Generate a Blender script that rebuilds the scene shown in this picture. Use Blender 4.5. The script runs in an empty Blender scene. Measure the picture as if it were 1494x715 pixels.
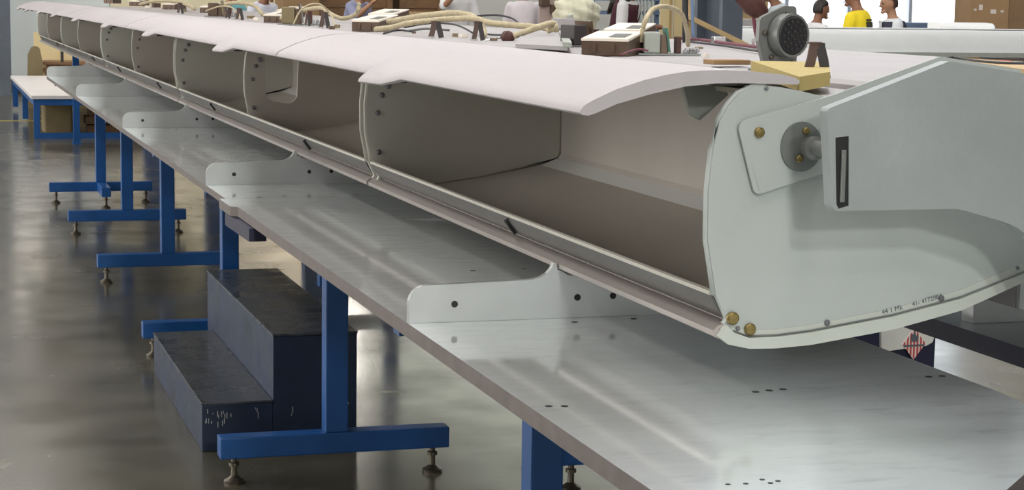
import bpy, bmesh, math, random
from mathutils import Vector, Matrix
R = random.Random(7)
SC = bpy.context.scene
COL = SC.collection
# ------------------------------------------------------------------ camera
CAMLOC = Vector((0, 0, 1.44))
F = 2826.64
CR = Vector((0.956885, -0.290107, 0.014461))
CU = Vector((0.022997, 0.125295, 0.991853))
CB = Vector((-0.289555, -0.948757, 0.126565))
cam = bpy.data.cameras.new('camera')
cam.lens = F / 1494 * 36
cam.sensor_width = 36
cam.clip_end = 200
camo = bpy.data.objects.new('camera', cam)
COL.objects.link(camo)
mw = Matrix((CR, CU, CB)).transposed().to_4x4()
mw.translation = CAMLOC
camo.matrix_world = mw
SC.camera = camo
# ------------------------------------------------------------------ world and exposure
w = bpy.data.worlds.new('world')
SC.world = w
w.use_nodes = True
w.node_tree.nodes['Background'].inputs[0].default_value = (0.75, 0.82, 0.9, 1)
w.node_tree.nodes['Background'].inputs[1].default_value = 1.0
SC.view_settings.view_transform = 'Standard'
SC.view_settings.look = 'None'
SC.view_settings.exposure = 0.0
SC.view_settings.gamma = 1
LAMP_POWER = 54.0
STRIP_POWER = 340.0
LAMP_COLOR = (1.0, 0.95, 0.93)
WINDOW_POWER = 1.75
SIDE_POWER = 3.6
FRONT_POWER = .45
FLOOD_POWER = 195.0


# ------------------------------------------------------------------ helpers
def W(u, v, Y):
    """point at distance Y seen at pixel u, v (used to work out real positions of small background things)"""
    d = -CB + CR * ((u - 747) / F) - CU * ((v - 357.5) / F)
    return CAMLOC + d * (Y / d.y)


def WZ(u, v, Z):
    d = -CB + CR * ((u - 747) / F) - CU * ((v - 357.5) / F)
    return CAMLOC + d * ((Z - CAMLOC.z) / d.z)


def mesh(name, bm, mat, smooth=False):
    bmesh.ops.recalc_face_normals(bm, faces=bm.faces[:])
    me = bpy.data.meshes.new(name)
    bm.to_mesh(me)
    bm.free()
    for m in (mat if isinstance(mat, (list, tuple)) else [mat]):
        me.materials.append(m)
    if smooth:
        for p in me.polygons:
            p.use_smooth = True
        if smooth != 'all':
            try:
                me.set_sharp_from_angle(angle=math.radians(smooth if smooth > 1 else 40))
            except Exception:
                pass
    return me


def obj(name, bm, mat, parent=None, smooth=False, loc=None):
    me = bm if isinstance(bm, bpy.types.Mesh) else mesh(name, bm, mat, smooth)
    o = bpy.data.objects.new(name, me)
    COL.objects.link(o)
    if parent is not None:
        o.parent = parent
        # parts are modelled in world coordinates unless loc is given
        o.location = (-Vector(parent['_w']) if loc is None else Vector(loc)) if '_w' in parent.keys() else Vector(loc or (0, 0, 0))
    elif loc is not None:
        o.location = loc
    return o


def thing(name, label, cat, loc=(0, 0, 0), rz=0, group=None, world=False):
    """Empty at the base of a thing; world=True: its parts come modelled in world coordinates"""
    o = bpy.data.objects.new(name, None)
    o.empty_display_size = .05
    COL.objects.link(o)
    o.location = loc
    o.rotation_euler = (0, 0, rz)
    tag(o, label, cat, group)
    if world:
        o['_w'] = tuple(loc)
    return o


def tag(o, label=None, cat=None, group=None, kind=None):
    if label:
        o['label'] = label
    if cat:
        o['category'] = cat
    if group:
        o['group'] = group
    if kind:
        o['kind'] = kind
    return o


def sub(name, bm, mat, part, smooth=False):
    """sub-part modelled in the coordinates of its part"""
    me = bm if isinstance(bm, bpy.types.Mesh) else mesh(name, bm, mat, smooth)
    o = bpy.data.objects.new(name, me)
    COL.objects.link(o)
    o.parent = part
    return o


def dup(root, loc, rz=None, label=None, group=None):
    r = root.copy()
    COL.objects.link(r)
    r.location = loc
    if rz is not None:
        r.rotation_euler = (0, 0, rz)
    if label:
        r['label'] = label
    if group:
        r['group'] = group
    for ch in list(root.children):
        c = ch.copy()
        COL.objects.link(c)
        c.parent = r
        for g in list(ch.children):
            d = g.copy()
            COL.objects.link(d)
            d.parent = c
    return r


def NB():
    return bmesh.new()


def box(bm, x0, x1, y0, y1, z0, z1, bev=0, M=None):
    vs = [bm.verts.new((x, y, z)) for x in (x0, x1) for y in (y0, y1) for z in (z0, z1)]
    fs = [bm.faces.new([vs[i] for i in f]) for f in ((0, 1, 3, 2), (4, 6, 7, 5), (0, 4, 5, 1), (2, 3, 7, 6), (0, 2, 6, 4), (1, 5, 7, 3))]
    if bev:
        es = list({e for f in fs for e in f.edges})
        r = bmesh.ops.bevel(bm, geom=es, offset=bev, segments=2, affect='EDGES', profile=.6)
        vs = list({v for v in r['verts']} | {v for v in vs if v.is_valid})
    if M is not None:
        bmesh.ops.transform(bm, matrix=M, verts=[v for v in vs if v.is_valid])
    return bm


def ext(bm, prof, a0, a1, axis='y', mi=0):
    """closed profile extruded along an axis; profile is (x,z) for y, (y,z) for x, (x,y) for z"""
    def P(p, a):
        return {'y': (p[0], a, p[1]), 'x': (a, p[0], p[1]), 'z': (p[0], p[1], a)}[axis]
    A = [bm.verts.new(P(p, a0)) for p in prof]
    B = [bm.verts.new(P(p, a1)) for p in prof]
    n = len(prof)
    fs = []
    for i in range(n):
        j = (i + 1) % n
        fs.append(bm.faces.new((A[i], A[j], B[j], B[i])))
    fs.append(bm.faces.new(A[::-1]))
    fs.append(bm.faces.new(B))
    for f in fs:
        f.material_index = mi
    for f in fs:
        f.normal_update()
    bmesh.ops.triangulate(bm, faces=fs[-2:])
    return bm


def frame(d):
    d = d.normalized()
    a = Vector((0, 0, 1)) if abs(d.z) < .95 else Vector((1, 0, 0))
    x = d.cross(a).normalized()
    return x, x.cross(d).normalized()


def tube(bm, pts, r, n=8, cap=True, flat=1.0):
    pts = [Vector(p) for p in pts]
    rings = []
    for i, p in enumerate(pts):
        d = (pts[min(i + 1, len(pts) - 1)] - pts[max(i - 1, 0)])
        x, y = frame(d)
        rr = r[i] if isinstance(r, (list, tuple)) else r
        rings.append([bm.verts.new(p + x * (rr * math.cos(2 * math.pi * k / n)) + y * (rr * flat * math.sin(2 * math.pi * k / n))) for k in range(n)])
    for a, b in zip(rings, rings[1:]):
        for k in range(n):
            bm.faces.new((a[k], a[(k + 1) % n], b[(k + 1) % n], b[k]))
    if cap:
        bm.faces.new(rings[0][::-1])
        bm.faces.new(rings[-1])
    return bm


def spline(pts, n=6):
    pts = [Vector(p) for p in pts]
    out = []
    for i in range(len(pts) - 1):
        p0, p1, p2, p3 = pts[max(i - 1, 0)], pts[i], pts[i + 1], pts[min(i + 2, len(pts) - 1)]
        for k in range(n):
            t = k / n
            out.append(.5 * ((2 * p1) + (p2 - p0) * t + (2 * p0 - 5 * p1 + 4 * p2 - p3) * t * t + (3 * p1 - p0 - 3 * p2 + p3) * t ** 3))
    return out + [pts[-1]]


def lathe(bm, prof, c=(0, 0, 0), n=14, axis='z'):
    c = Vector(c)
    rings = []
    for r, h in prof:
        ring = []
        for k in range(n):
            a = 2 * math.pi * k / n
            u, v = r * math.cos(a), r * math.sin(a)
            ring.append(bm.verts.new(c + {'z': Vector((u, v, h)), 'y': Vector((u, h, v)), 'x': Vector((h, u, v))}[axis]))
        rings.append(ring)
    for a, b in zip(rings, rings[1:]):
        for k in range(n):
            bm.faces.new((a[k], a[(k + 1) % n], b[(k + 1) % n], b[k]))
    bm.faces.new(rings[0][::-1])
    bm.faces.new(rings[-1])
    return bm


def bar(bm, p, q, wd, th, up=(0, 0, 1)):
    p, q = Vector(p), Vector(q)
    d = (q - p).normalized()
    x = d.cross(Vector(up)).normalized() * wd / 2
    y = x.cross(d).normalized() * th / 2
    A = [bm.verts.new(p + s * x + t * y) for s, t in ((-1, -1), (1, -1), (1, 1), (-1, 1))]
    B = [bm.verts.new(q + s * x + t * y) for s, t in ((-1, -1), (1, -1), (1, 1), (-1, 1))]
    for i in range(4):
        j = (i + 1) % 4
        bm.faces.new((A[i], A[j], B[j], B[i]))
    bm.faces.new(A[::-1])
    bm.faces.new(B)
    return bm


def roundpoly(pts, n=5):
    """points (x, y, r): rounded polygon"""
    out = []
    m = len(pts)
    for i in range(m):
        p = Vector(pts[i][:2])
        r = pts[i][2] if len(pts[i]) > 2 else 0
        if not r:
            out.append(tuple(p))
            continue
        a = (Vector(pts[i - 1][:2]) - p).normalized()
        b = (Vector(pts[(i + 1) % m][:2]) - p).normalized()
        ang = a.angle(b)
        d = r / math.tan(ang / 2)
        c = p + (a + b).normalized() * (r / math.sin(ang / 2))
        s, e = p + a * d - c, p + b * d - c
        for k in range(n + 1):
            v = s.lerp(e, k / n).normalized() * r
            out.append(tuple(c + v))
    return out


# ------------------------------------------------------------------ materials
def mat(name, color, rough=.5, metal=0.0, var=0.0, scale=8.0, bump=0.0, bscale=60.0, spec=.5, rvar=0.0, stretch=None, color2=None, emit=0.0, coat=0.0):
    m = bpy.data.materials.new(name)
    m.use_nodes = True
    nt = m.node_tree
    b = nt.nodes['Principled BSDF']
    b.inputs['Roughness'].default_value = rough
    b.inputs['Metallic'].default_value = metal
    b.inputs['Specular IOR Level'].default_value = spec
    if coat:
        b.inputs['Coat Weight'].default_value = coat
        b.inputs['Coat Roughness'].default_value = .1
    c = (*color, 1)
    b.inputs['Base Color'].default_value = c
    if emit:
        b.inputs['Emission Color'].default_value = c
        b.inputs['Emission Strength'].default_value = emit
    tc = nt.nodes.new('ShaderNodeTexCoord')
    src = tc.outputs['Object']
    if stretch:
        mp = nt.nodes.new('ShaderNodeMapping')
        mp.inputs['Scale'].default_value = stretch
        nt.links.new(src, mp.inputs[0])
        src = mp.outputs[0]
    if var or color2 or rvar:
        n = nt.nodes.new('ShaderNodeTexNoise')
        n.inputs['Scale'].default_value = scale
        n.inputs['Detail'].default_value = 6
        n.inputs['Roughness'].default_value = .6
        nt.links.new(src, n.inputs['Vector'])
        if var or color2:
            cr = nt.nodes.new('ShaderNodeValToRGB')
            cr.color_ramp.elements[0].position = .3
            cr.color_ramp.elements[1].position = .7
            a = tuple(x * (1 - var) for x in color)
            z = color2 if color2 else tuple(min(1, x * (1 + var)) for x in color)
            cr.color_ramp.elements[0].color = (*a, 1)
            cr.color_ramp.elements[1].color = (*z, 1)
            nt.links.new(n.outputs['Fac'], cr.inputs[0])
            nt.links.new(cr.outputs[0], b.inputs['Base Color'])
        if rvar:
            mr = nt.nodes.new('ShaderNodeMapRange')
            mr.inputs['From Min'].default_value = .3
            mr.inputs['From Max'].default_value = .7
            mr.inputs['To Min'].default_value = max(.02, rough - rvar)
            mr.inputs['To Max'].default_value = min(1, rough + rvar)
            nt.links.new(n.outputs['Fac'], mr.inputs[0])
            nt.links.new(mr.outputs[0], b.inputs['Roughness'])
    if bump:
        n2 = nt.nodes.new('ShaderNodeTexNoise')
        n2.inputs['Scale'].default_value = bscale
        n2.inputs['Detail'].default_value = 4
        nt.links.new(src, n2.inputs['Vector'])
        bp = nt.nodes.new('ShaderNodeBump')
        bp.inputs['Strength'].default_value = bump
        bp.inputs['Distance'].default_value = .01
        nt.links.new(n2.outputs['Fac'], bp.inputs['Height'])
        nt.links.new(bp.outputs[0], b.inputs['Normal'])
    return m


def floor_material():
    m = mat('polished_concrete', (.2, .19, .17), rough=.2)
    nt = m.node_tree
    b = nt.nodes['Principled BSDF']
    tc = nt.nodes['Texture Coordinate']
    n1 = nt.nodes.new('ShaderNodeTexNoise')
    n1.inputs['Scale'].default_value = 1.5
    n1.inputs['Detail'].default_value = 9
    n1.inputs['Roughness'].default_value = .68
    nt.links.new(tc.outputs['Object'], n1.inputs['Vector'])
    cr = nt.nodes.new('ShaderNodeValToRGB')
    e = cr.color_ramp.elements
    e[0].position, e[0].color = .33, (.046, .043, .028, 1)
    e[1].position, e[1].color = .68, (.135, .126, .09, 1)
    x = e.new(.5)
    x.color = (.083, .077, .053, 1)
    nt.links.new(n1.outputs['Fac'], cr.inputs[0])
    # saw-cut joints every few metres
    sp = nt.nodes.new('ShaderNodeSeparateXYZ')
    nt.links.new(tc.outputs['Object'], sp.inputs[0])
    prev = cr.outputs[0]
    for out, per, off in (('Y', 6.2, 2.9), ('X', 6.0, 2.1)):
        a = nt.nodes.new('ShaderNodeMath'); a.operation = 'ADD'; a.inputs[1].default_value = off
        q = nt.nodes.new('ShaderNodeMath'); q.operation = 'PINGPONG'; q.inputs[1].default_value = per / 2
        l = nt.nodes.new('ShaderNodeMath'); l.operation = 'LESS_THAN'; l.inputs[1].default_value = .006
        nt.links.new(sp.outputs[out], a.inputs[0]); nt.links.new(a.outputs[0], q.inputs[0]); nt.links.new(q.outputs[0], l.inputs[0])
        mx = nt.nodes.new('ShaderNodeMix'); mx.data_type = 'RGBA'
        nt.links.new(l.outputs[0], mx.inputs[0]); nt.links.new(prev, mx.inputs[6]); mx.inputs[7].default_value = (.05, .045, .04, 1)
        prev = mx.outputs[2]
    nt.links.new(prev, b.inputs['Base Color'])
    n2 = nt.nodes.new('ShaderNodeTexNoise')
    n2.inputs['Scale'].default_value = 2.6
    n2.inputs['Detail'].default_value = 8
    nt.links.new(tc.outputs['Object'], n2.inputs['Vector'])
    mr = nt.nodes.new('ShaderNodeMapRange')
    mr.inputs['From Min'].default_value, mr.inputs['From Max'].default_value = .3, .7
    mr.inputs['To Min'].default_value, mr.inputs['To Max'].default_value = .15, .30
    b.inputs['Coat Weight'].default_value = .17
    b.inputs['Coat Roughness'].default_value = .13
    nt.links.new(n2.outputs['Fac'], mr.inputs[0])
    nt.links.new(mr.outputs[0], b.inputs['Roughness'])
    bp = nt.nodes.new('ShaderNodeBump')
    bp.inputs['Strength'].default_value = .02
    bp.inputs['Distance'].default_value = .01
    nt.links.new(n2.outputs['Fac'], bp.inputs['Height'])
    nt.links.new(bp.outputs[0], b.inputs['Normal'])
    b.inputs['Specular IOR Level'].default_value = .42
    return m


def steel_top_material():
    m = mat('scuffed_steel_top', (.42, .43, .43), rough=.08, metal=.45)
    nt = m.node_tree
    b = nt.nodes['Principled BSDF']
    tc = nt.nodes['Texture Coordinate']
    # fine cross scuffs
    mp = nt.nodes.new('ShaderNodeMapping')
    mp.inputs['Scale'].default_value = (4, 11, 5)
    mp.inputs['Rotation'].default_value = (0, 0, .5)
    nt.links.new(tc.outputs['Object'], mp.inputs[0])
    n1 = nt.nodes.new('ShaderNodeTexNoise')
    n1.inputs['Scale'].default_value = 3
    n1.inputs['Detail'].default_value = 8
    n1.inputs['Roughness'].default_value = .7
    nt.links.new(mp.outputs[0], n1.inputs['Vector'])
    n3 = nt.nodes.new('ShaderNodeTexNoise')
    n3.inputs['Scale'].default_value = 1.7
    n3.inputs['Detail'].default_value = 5
    nt.links.new(tc.outputs['Object'], n3.inputs['Vector'])
    cr = nt.nodes.new('ShaderNodeValToRGB')
    e = cr.color_ramp.elements
    e[0].position, e[0].color = .25, (.755, .78, .77, 1)
    e[1].position, e[1].color = .75, (.81, .835, .835, 1)
    nt.links.new(n1.outputs['Fac'], cr.inputs[0])
    nt.links.new(cr.outputs[0], b.inputs['Base Color'])
    ad = nt.nodes.new('ShaderNodeMath'); ad.operation = 'ADD'
    nt.links.new(n1.outputs['Fac'], ad.inputs[0]); nt.links.new(n3.outputs['Fac'], ad.inputs[1])
    mr = nt.nodes.new('ShaderNodeMapRange')
    mr.inputs['From Min'].default_value, mr.inputs['From Max'].default_value = .7, 1.35
    mr.inputs['To Min'].default_value, mr.inputs['To Max'].default_value = .05, .10
    nt.links.new(ad.outputs[0], mr.inputs[0])
    nt.links.new(mr.outputs[0], b.inputs['Roughness'])
    bp = nt.nodes.new('ShaderNodeBump')
    bp.inputs['Strength'].default_value = .012
    bp.inputs['Distance'].default_value = .004
    nt.links.new(n1.outputs['Fac'], bp.inputs['Height'])
    # worn scratched film: a broad sheen mixed over the polished metal
    b2 = nt.nodes.new('ShaderNodeBsdfPrincipled')
    b2.inputs['Metallic'].default_value = .9
    b2.inputs['Roughness'].default_value = .31
    b2.inputs['Base Color'].default_value = (.88, .95, 1.0, 1)
    nt.links.new(bp.outputs[0], b2.inputs['Normal'])
    # dark scuffs dragged across the worn top
    mp4 = nt.nodes.new('ShaderNodeMapping')
    mp4.inputs['Scale'].default_value = (7, 20, 7)
    mp4.inputs['Rotation'].default_value = (0, 0, -.18)
    nt.links.new(tc.outputs['Object'], mp4.inputs[0])
    n4 = nt.nodes.new('ShaderNodeTexNoise')
    n4.inputs['Scale'].default_value = 1.6
    n4.inputs['Detail'].default_value = 7
    n4.inputs['Roughness'].default_value = .65
    nt.links.new(mp4.outputs[0], n4.inputs['Vector'])
    cr4 = nt.nodes.new('ShaderNodeValToRGB')
    e4 = cr4.color_ramp.elements
    e4[0].position, e4[0].color = .54, (.90, .97, 1.0, 1)
    e4[1].position, e4[1].color = .80, (.62, .66, .72, 1)
    nt.links.new(n4.outputs['Fac'], cr4.inputs[0])
    nt.links.new(cr4.outputs[0], b2.inputs['Base Color'])
    mf = nt.nodes.new('ShaderNodeMapRange')
    mf.inputs['From Min'].default_value, mf.inputs['From Max'].default_value = .3, .7
    mf.inputs['To Min'].default_value, mf.inputs['To Max'].default_value = .05, .12
    nt.links.new(n1.outputs['Fac'], mf.inputs[0])
    # most worn towards the working corner of the table
    sx = nt.nodes.new('ShaderNodeSeparateXYZ')
    nt.links.new(tc.outputs['Object'], sx.inputs[0])
    m1 = nt.nodes.new('ShaderNodeMath'); m1.operation = 'MULTIPLY_ADD'; m1.inputs[1].default_value = .9; m1.inputs[2].default_value = 1.35
    nt.links.new(sx.outputs['X'], m1.inputs[0])
    m2_ = nt.nodes.new('ShaderNodeMath'); m2_.operation = 'MULTIPLY_ADD'; m2_.inputs[1].default_value = -.55
    nt.links.new(sx.outputs['Y'], m2_.inputs[0]); nt.links.new(m1.outputs[0], m2_.inputs[2])
    m3 = nt.nodes.new('ShaderNodeMath'); m3.operation = 'MULTIPLY_ADD'; m3.inputs[1].default_value = .9
    nt.links.new(n3.outputs['Fac'], m3.inputs[0]); nt.links.new(m2_.outputs[0], m3.inputs[2])
    wear = nt.nodes.new('ShaderNodeMapRange')
    wear.inputs['From Min'].default_value, wear.inputs['From Max'].default_value = .9, 1.7
    wear.inputs['To Min'].default_value, wear.inputs['To Max'].default_value = 0, .7
    nt.links.new(m3.outputs[0], wear.inputs[0])
    wa = nt.nodes.new('ShaderNodeMath'); wa.operation = 'ADD'; wa.use_clamp = True
    nt.links.new(mf.outputs[0], wa.inputs[0]); nt.links.new(wear.outputs[0], wa.inputs[1])
    mx = nt.nodes.new('ShaderNodeMixShader')
    nt.links.new(wa.outputs[0], mx.inputs[0])
    nt.links.new(b.outputs[0], mx.inputs[1])
    nt.links.new(b2.outputs[0], mx.inputs[2])
    nt.links.new(mx.outputs[0], nt.nodes['Material Output'].inputs['Surface'])
    return m


def plate_material():
    """mill-finish aluminium with a faint turned ring"""
    m = mat('mill_aluminium', (.37, .40, .405), rough=.42, metal=.35, var=.08, scale=5, bump=.05, bscale=150)
    nt = m.node_tree
    b = nt.nodes['Principled BSDF']
    tc = nt.nodes['Texture Coordinate']
    vm = nt.nodes.new('ShaderNodeVectorMath'); vm.operation = 'DISTANCE'
    vm.inputs[1].default_value = (1.243, 2.40, 1.262)
    nt.links.new(tc.outputs['Object'], vm.inputs[0])
    a = nt.nodes.new('ShaderNodeMath'); a.operation = 'SUBTRACT'; a.inputs[1].default_value = .051
    q = nt.nodes.new('ShaderNodeMath'); q.operation = 'ABSOLUTE'
    l = nt.nodes.new('ShaderNodeMapRange')
    l.inputs['From Min'].default_value, l.inputs['From Max'].default_value = 0, .004
    l.inputs['To Min'].default_value, l.inputs['To Max'].default_value = .55, .40
    nt.links.new(vm.outputs['Value'], a.inputs[0]); nt.links.new(a.outputs[0], q.inputs[0]); nt.links.new(q.outputs[0], l.inputs[0])
    nt.links.new(l.outputs[0], b.inputs['Roughness'])
    return m


M = {}
M['floor'] = floor_material()
M['steel'] = steel_top_material()
M['plate'] = plate_material()
M['edge'] = mat('table_edge', (.17, .145, .135), .5, .3, var=.15, scale=20)
M['blue'] = mat('blue_paint', (.006, .088, .31), .45, var=.15, scale=6, coat=.2)
M['zinc'] = mat('zinc_fitting', (.16, .14, .11), .38, .8, var=.2, scale=60)
M['cradle'] = mat('cradle_aluminium', (.58, .60, .60), .32, .5, var=.05, scale=8)
M['cradle_edge'] = M['cradle']
M['shell'] = mat('bin_liner', (.50, .465, .415), .5, var=.05, scale=3, bump=.05, bscale=200)
M['under'] = mat('bin_underside', (.78, .78, .76), .4)
M['shell_top'] = mat('bin_top_skin', (.37, .35, .35), .55, var=.06, scale=4)
M['panel'] = mat('grey_green_panel', (.43, .46, .44), .42, var=.03, scale=4, bump=.04, bscale=260)
M['trim'] = mat('pale_trim', (.50, .52, .475), .45, var=.03, scale=10)
M['lip'] = mat('pale_edging', (.52, .505, .44), .45)
M['railgrey'] = mat('grey_rail', (.12, .12, .115), .45, .2, var=.1, scale=12)
M['railmetal'] = mat('satin_rail', (.52, .47, .44), .32, .7, var=.08, scale=12, stretch=(1, .2, 1))
M['lid'] = mat('white_textured_lid', (.475, .44, .45), .5, var=.02, scale=30, bump=.10, bscale=420)
M['black'] = mat('black_rubber', (.012, .012, .013), .5)
M['dark'] = mat('dark_gap', (.03, .03, .035), .6)
M['brass'] = mat('brass_bolt', (.30, .23, .09), .38, .9, var=.2, scale=200)
M['screw'] = mat('screw_steel', (.25, .26, .28), .35, .9)
M['flange'] = mat('grey_flange', (.22, .23, .22), .4, .5)
M['ink'] = mat('stamp_ink', (.09, .10, .12), .7)
M['stepblue'] = mat('dark_step_paint', (.014, .028, .065), .5, var=.3, scale=7, rvar=.15)
M['stepworn'] = mat('worn_tread', (.045, .055, .075), .3, var=.35, scale=9, rvar=.12, color2=(.085, .095, .11))
M['white'] = mat('white_laminate', (.75, .72, .70), .4, var=.03)
M['whitepanel'] = mat('white_panel', (.88, .90, .90), .45, var=.02)
M['wallgrey'] = mat('grey_wall', (.76, .82, .82), .7, var=.03, scale=1.5)
M['wallback'] = mat('shade_dark_wall', (.20, .19, .17), .7, var=.05, scale=1.0)  # ceiling shade of the upper back wall put into a dark base colour
M['wallcream'] = mat('cream_wall', (.80, .74, .52), .7, var=.03, scale=1.0)
M['wallpale'] = mat('pale_wall', (.78, .79, .75), .7, var=.03, scale=1.0)
M['ceil'] = mat('ceiling_sheet', (.62, .62, .60), .8)
M['colsteel'] = mat('column_steel', (.11, .13, .16), .45, .1, var=.15, scale=3)
M['yellowtape'] = mat('yellow_tape', (.55, .42, .06), .5, var=.2, scale=8)
M['wood'] = mat('brown_wood', (.22, .12, .055), .6, var=.3, scale=5, stretch=(1, 1, 8), bump=.1, bscale=30)
M['tanwood'] = mat('tan_wood', (.48, .34, .17), .6, var=.15, scale=6)
M['card'] = mat('cardboard', (.35, .22, .11), .8, var=.08, scale=5)
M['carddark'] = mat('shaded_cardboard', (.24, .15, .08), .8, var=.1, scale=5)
M['cream'] = mat('cream_panel', (.75, .62, .34), .6)
M['olive'] = mat('olive_brown', (.22, .17, .085), .6, var=.1)
M['yellowfoam'] = mat('yellow_foam', (.46, .36, .12), .7, var=.08, scale=15)
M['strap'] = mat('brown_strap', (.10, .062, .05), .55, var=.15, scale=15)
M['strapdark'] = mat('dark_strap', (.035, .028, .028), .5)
M['brownbox'] = mat('brown_steel_case', (.13, .085, .06), .35, .4, var=.2, scale=20)
M['creamtop'] = mat('cream_label_top', (.80, .72, .62), .4)
M['greybox'] = mat('grey_green_case', (.36, .38, .34), .45, .2, var=.1, scale=20)
M['conngrey'] = mat('connector_grey', (.20, .205, .195), .45, .3, var=.1, scale=30)
M['pindark'] = mat('pin_dark', (.05, .05, .05), .5)
M['side'] = mat('bin_side_panel', (.56, .55, .50), .45, var=.03, scale=4)
M['pcb'] = mat('green_board', (.04, .16, .11), .5, var=.2, scale=40)
M['hose'] = mat('beige_hose', (.45, .38, .24), .6, var=.2, scale=60)
M['redbrown'] = mat('red_brown_plug', (.075, .024, .018), .6, var=.3, scale=50)
M['cable'] = mat('black_cable', (.02, .02, .025), .5)
M['redcable'] = mat('dark_red_cable', (.16, .03, .05), .5)
M['silver'] = mat('bright_silver', (.75, .75, .76), .25, .9)
M['rack'] = mat('blue_grey_rack', (.16, .24, .38), .5)
M['rackbar'] = mat('pale_bar', (.55, .60, .60), .5)
M['film'] = mat('cream_film', (.78, .76, .58), .4, var=.1, scale=6)
M['navy'] = mat('navy_carton', (.012, .014, .045), .5, var=.2)
M['bagwhite'] = mat('white_bag', (.62, .62, .58), .5, var=.06, scale=10)
M['red'] = mat('hazard_red', (.45, .06, .06), .5)
M['hazwhite'] = mat('hazard_white', (.72, .66, .63), .5)
M['redspot'] = mat('red_plug', (.45, .03, .06), .4)
M['yellowspot'] = mat('yellow_plug', (.6, .5, .05), .4)
M['window'] = mat('bright_window', (.84, .93, 1.0), .5, emit=WINDOW_POWER)
M['clerestory'] = mat('clerestory_window', (.95, 1.0, .86), .5, emit=.62)
M['sidefill'] = mat('side_fill_glow', (1.0, .98, .95), .5, emit=SIDE_POWER)
M['frontfill'] = mat('front_fill_glow', (1.0, .99, .97), .5, emit=FRONT_POWER)
M['mullion'] = mat('window_frame_paint', (.55, .60, .68), .5)
M['batten'] = mat('batten_glow', (1, .86, .74), .4, emit=15)
M['lampshade'] = mat('lamp_housing', (.55, .56, .56), .4)
M['bulb'] = mat('floodlight_glow', (1, .95, .86), .4, emit=120)
M['skin1'] = mat('tan_skin', (.42, .22, .13), .55)
M['skin2'] = mat('brown_skin', (.26, .12, .07), .55)
M['hair'] = mat('dark_hair', (.02, .014, .012), .5)
M['hairbrown'] = mat('brown_hair', (.055, .03, .02), .5)
M['jeans'] = mat('dark_trousers', (.04, .05, .09), .8)
M['eye'] = mat('eye_dark', (.02, .015, .012), .3)
M['lipskin'] = mat('lip_skin', (.30, .10, .08), .5)
M['logo'] = mat('dark_print', (.05, .05, .04), .6)


def cloth(name, c):
    return mat(name, c, .85, var=.06, scale=10, bump=.15, bscale=12)


# ------------------------------------------------------------------ hall
HX0, HX1, HY0, HY1, HZ = -9.0, 24.0, -9.0, 28.5, 8.2


def struct(name, bm, m, label=None):
    o = obj(name, bm, m)
    tag(o, label, None, None, 'structure')
    return o


b = box(NB(), HX0, HX1, HY0, HY1, -.1, 0)
struct('floor', b, M['floor'], 'polished mottled brown grey concrete floor')
b = box(NB(), HX0, HX1, HY0, HY1, HZ, HZ + .1)
struct('ceiling', b, M['ceil'])
WX0, WX1, WZ0, WZ1 = 12.1, 16.6, .55, 7.6       # window opening in the back wall
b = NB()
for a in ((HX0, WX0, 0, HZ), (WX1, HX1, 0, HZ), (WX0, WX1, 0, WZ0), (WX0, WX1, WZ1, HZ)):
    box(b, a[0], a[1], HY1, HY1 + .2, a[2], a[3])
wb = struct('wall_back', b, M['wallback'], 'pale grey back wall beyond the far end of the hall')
for a, c, z, m in ((HX0, 2.6, 3.6, 'wallgrey'), (2.61, 6.2, 7.6, 'wallcream'), (6.21, WX0, 3.7, 'wallpale'), (WX1, HX1, 7.6, 'wallpale')):
    obj('cladding_sheet', box(NB(), a, c, HY1 - .03, HY1 - .001, .1, z), M[m], wb)
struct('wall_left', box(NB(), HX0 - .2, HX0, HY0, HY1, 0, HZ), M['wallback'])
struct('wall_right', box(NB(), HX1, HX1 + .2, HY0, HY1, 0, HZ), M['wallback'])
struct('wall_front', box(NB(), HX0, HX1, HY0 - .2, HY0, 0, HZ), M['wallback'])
struct('baseboard_back', box(NB(), HX0, 5, HY1 - .06, HY1 - .031, 0, .22), M['dark'])
wn = obj('window_1', box(NB(), WX0, WX1, HY1 + .08, HY1 + .12, WZ0, WZ1), M['window'])
tag(wn, 'large overexposed white window in the back wall', None, None, 'structure')
for x in (12.1, 13.2, 14.3, 15.4, 16.54):
    obj('mullion', box(NB(), x, x + .06, HY1 + .02, HY1 + .078, WZ0, WZ1), M['mullion'], wn)
for z in (WZ0, 3.0, 5.4, WZ1 - .06):
    obj('glazing_bar', box(NB(), WX0, WX1, HY1 + .03, HY1 + .075, z, z + .06), M['mullion'], wn)
wn = obj('window_7', box(NB(), 6.3, 11.7, HY1 - .02, HY1 - .002, 3.8, 7.6), M['clerestory'])
tag(wn, 'high strip of translucent glazing in the back wall', None, None, 'structure')
for x in (6.3, 8.1, 9.9, 11.64):
    obj('mullion', box(NB(), x, x + .06, HY1 - .06, HY1 - .021, 3.8, 7.6), M['mullion'], wn)
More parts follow.
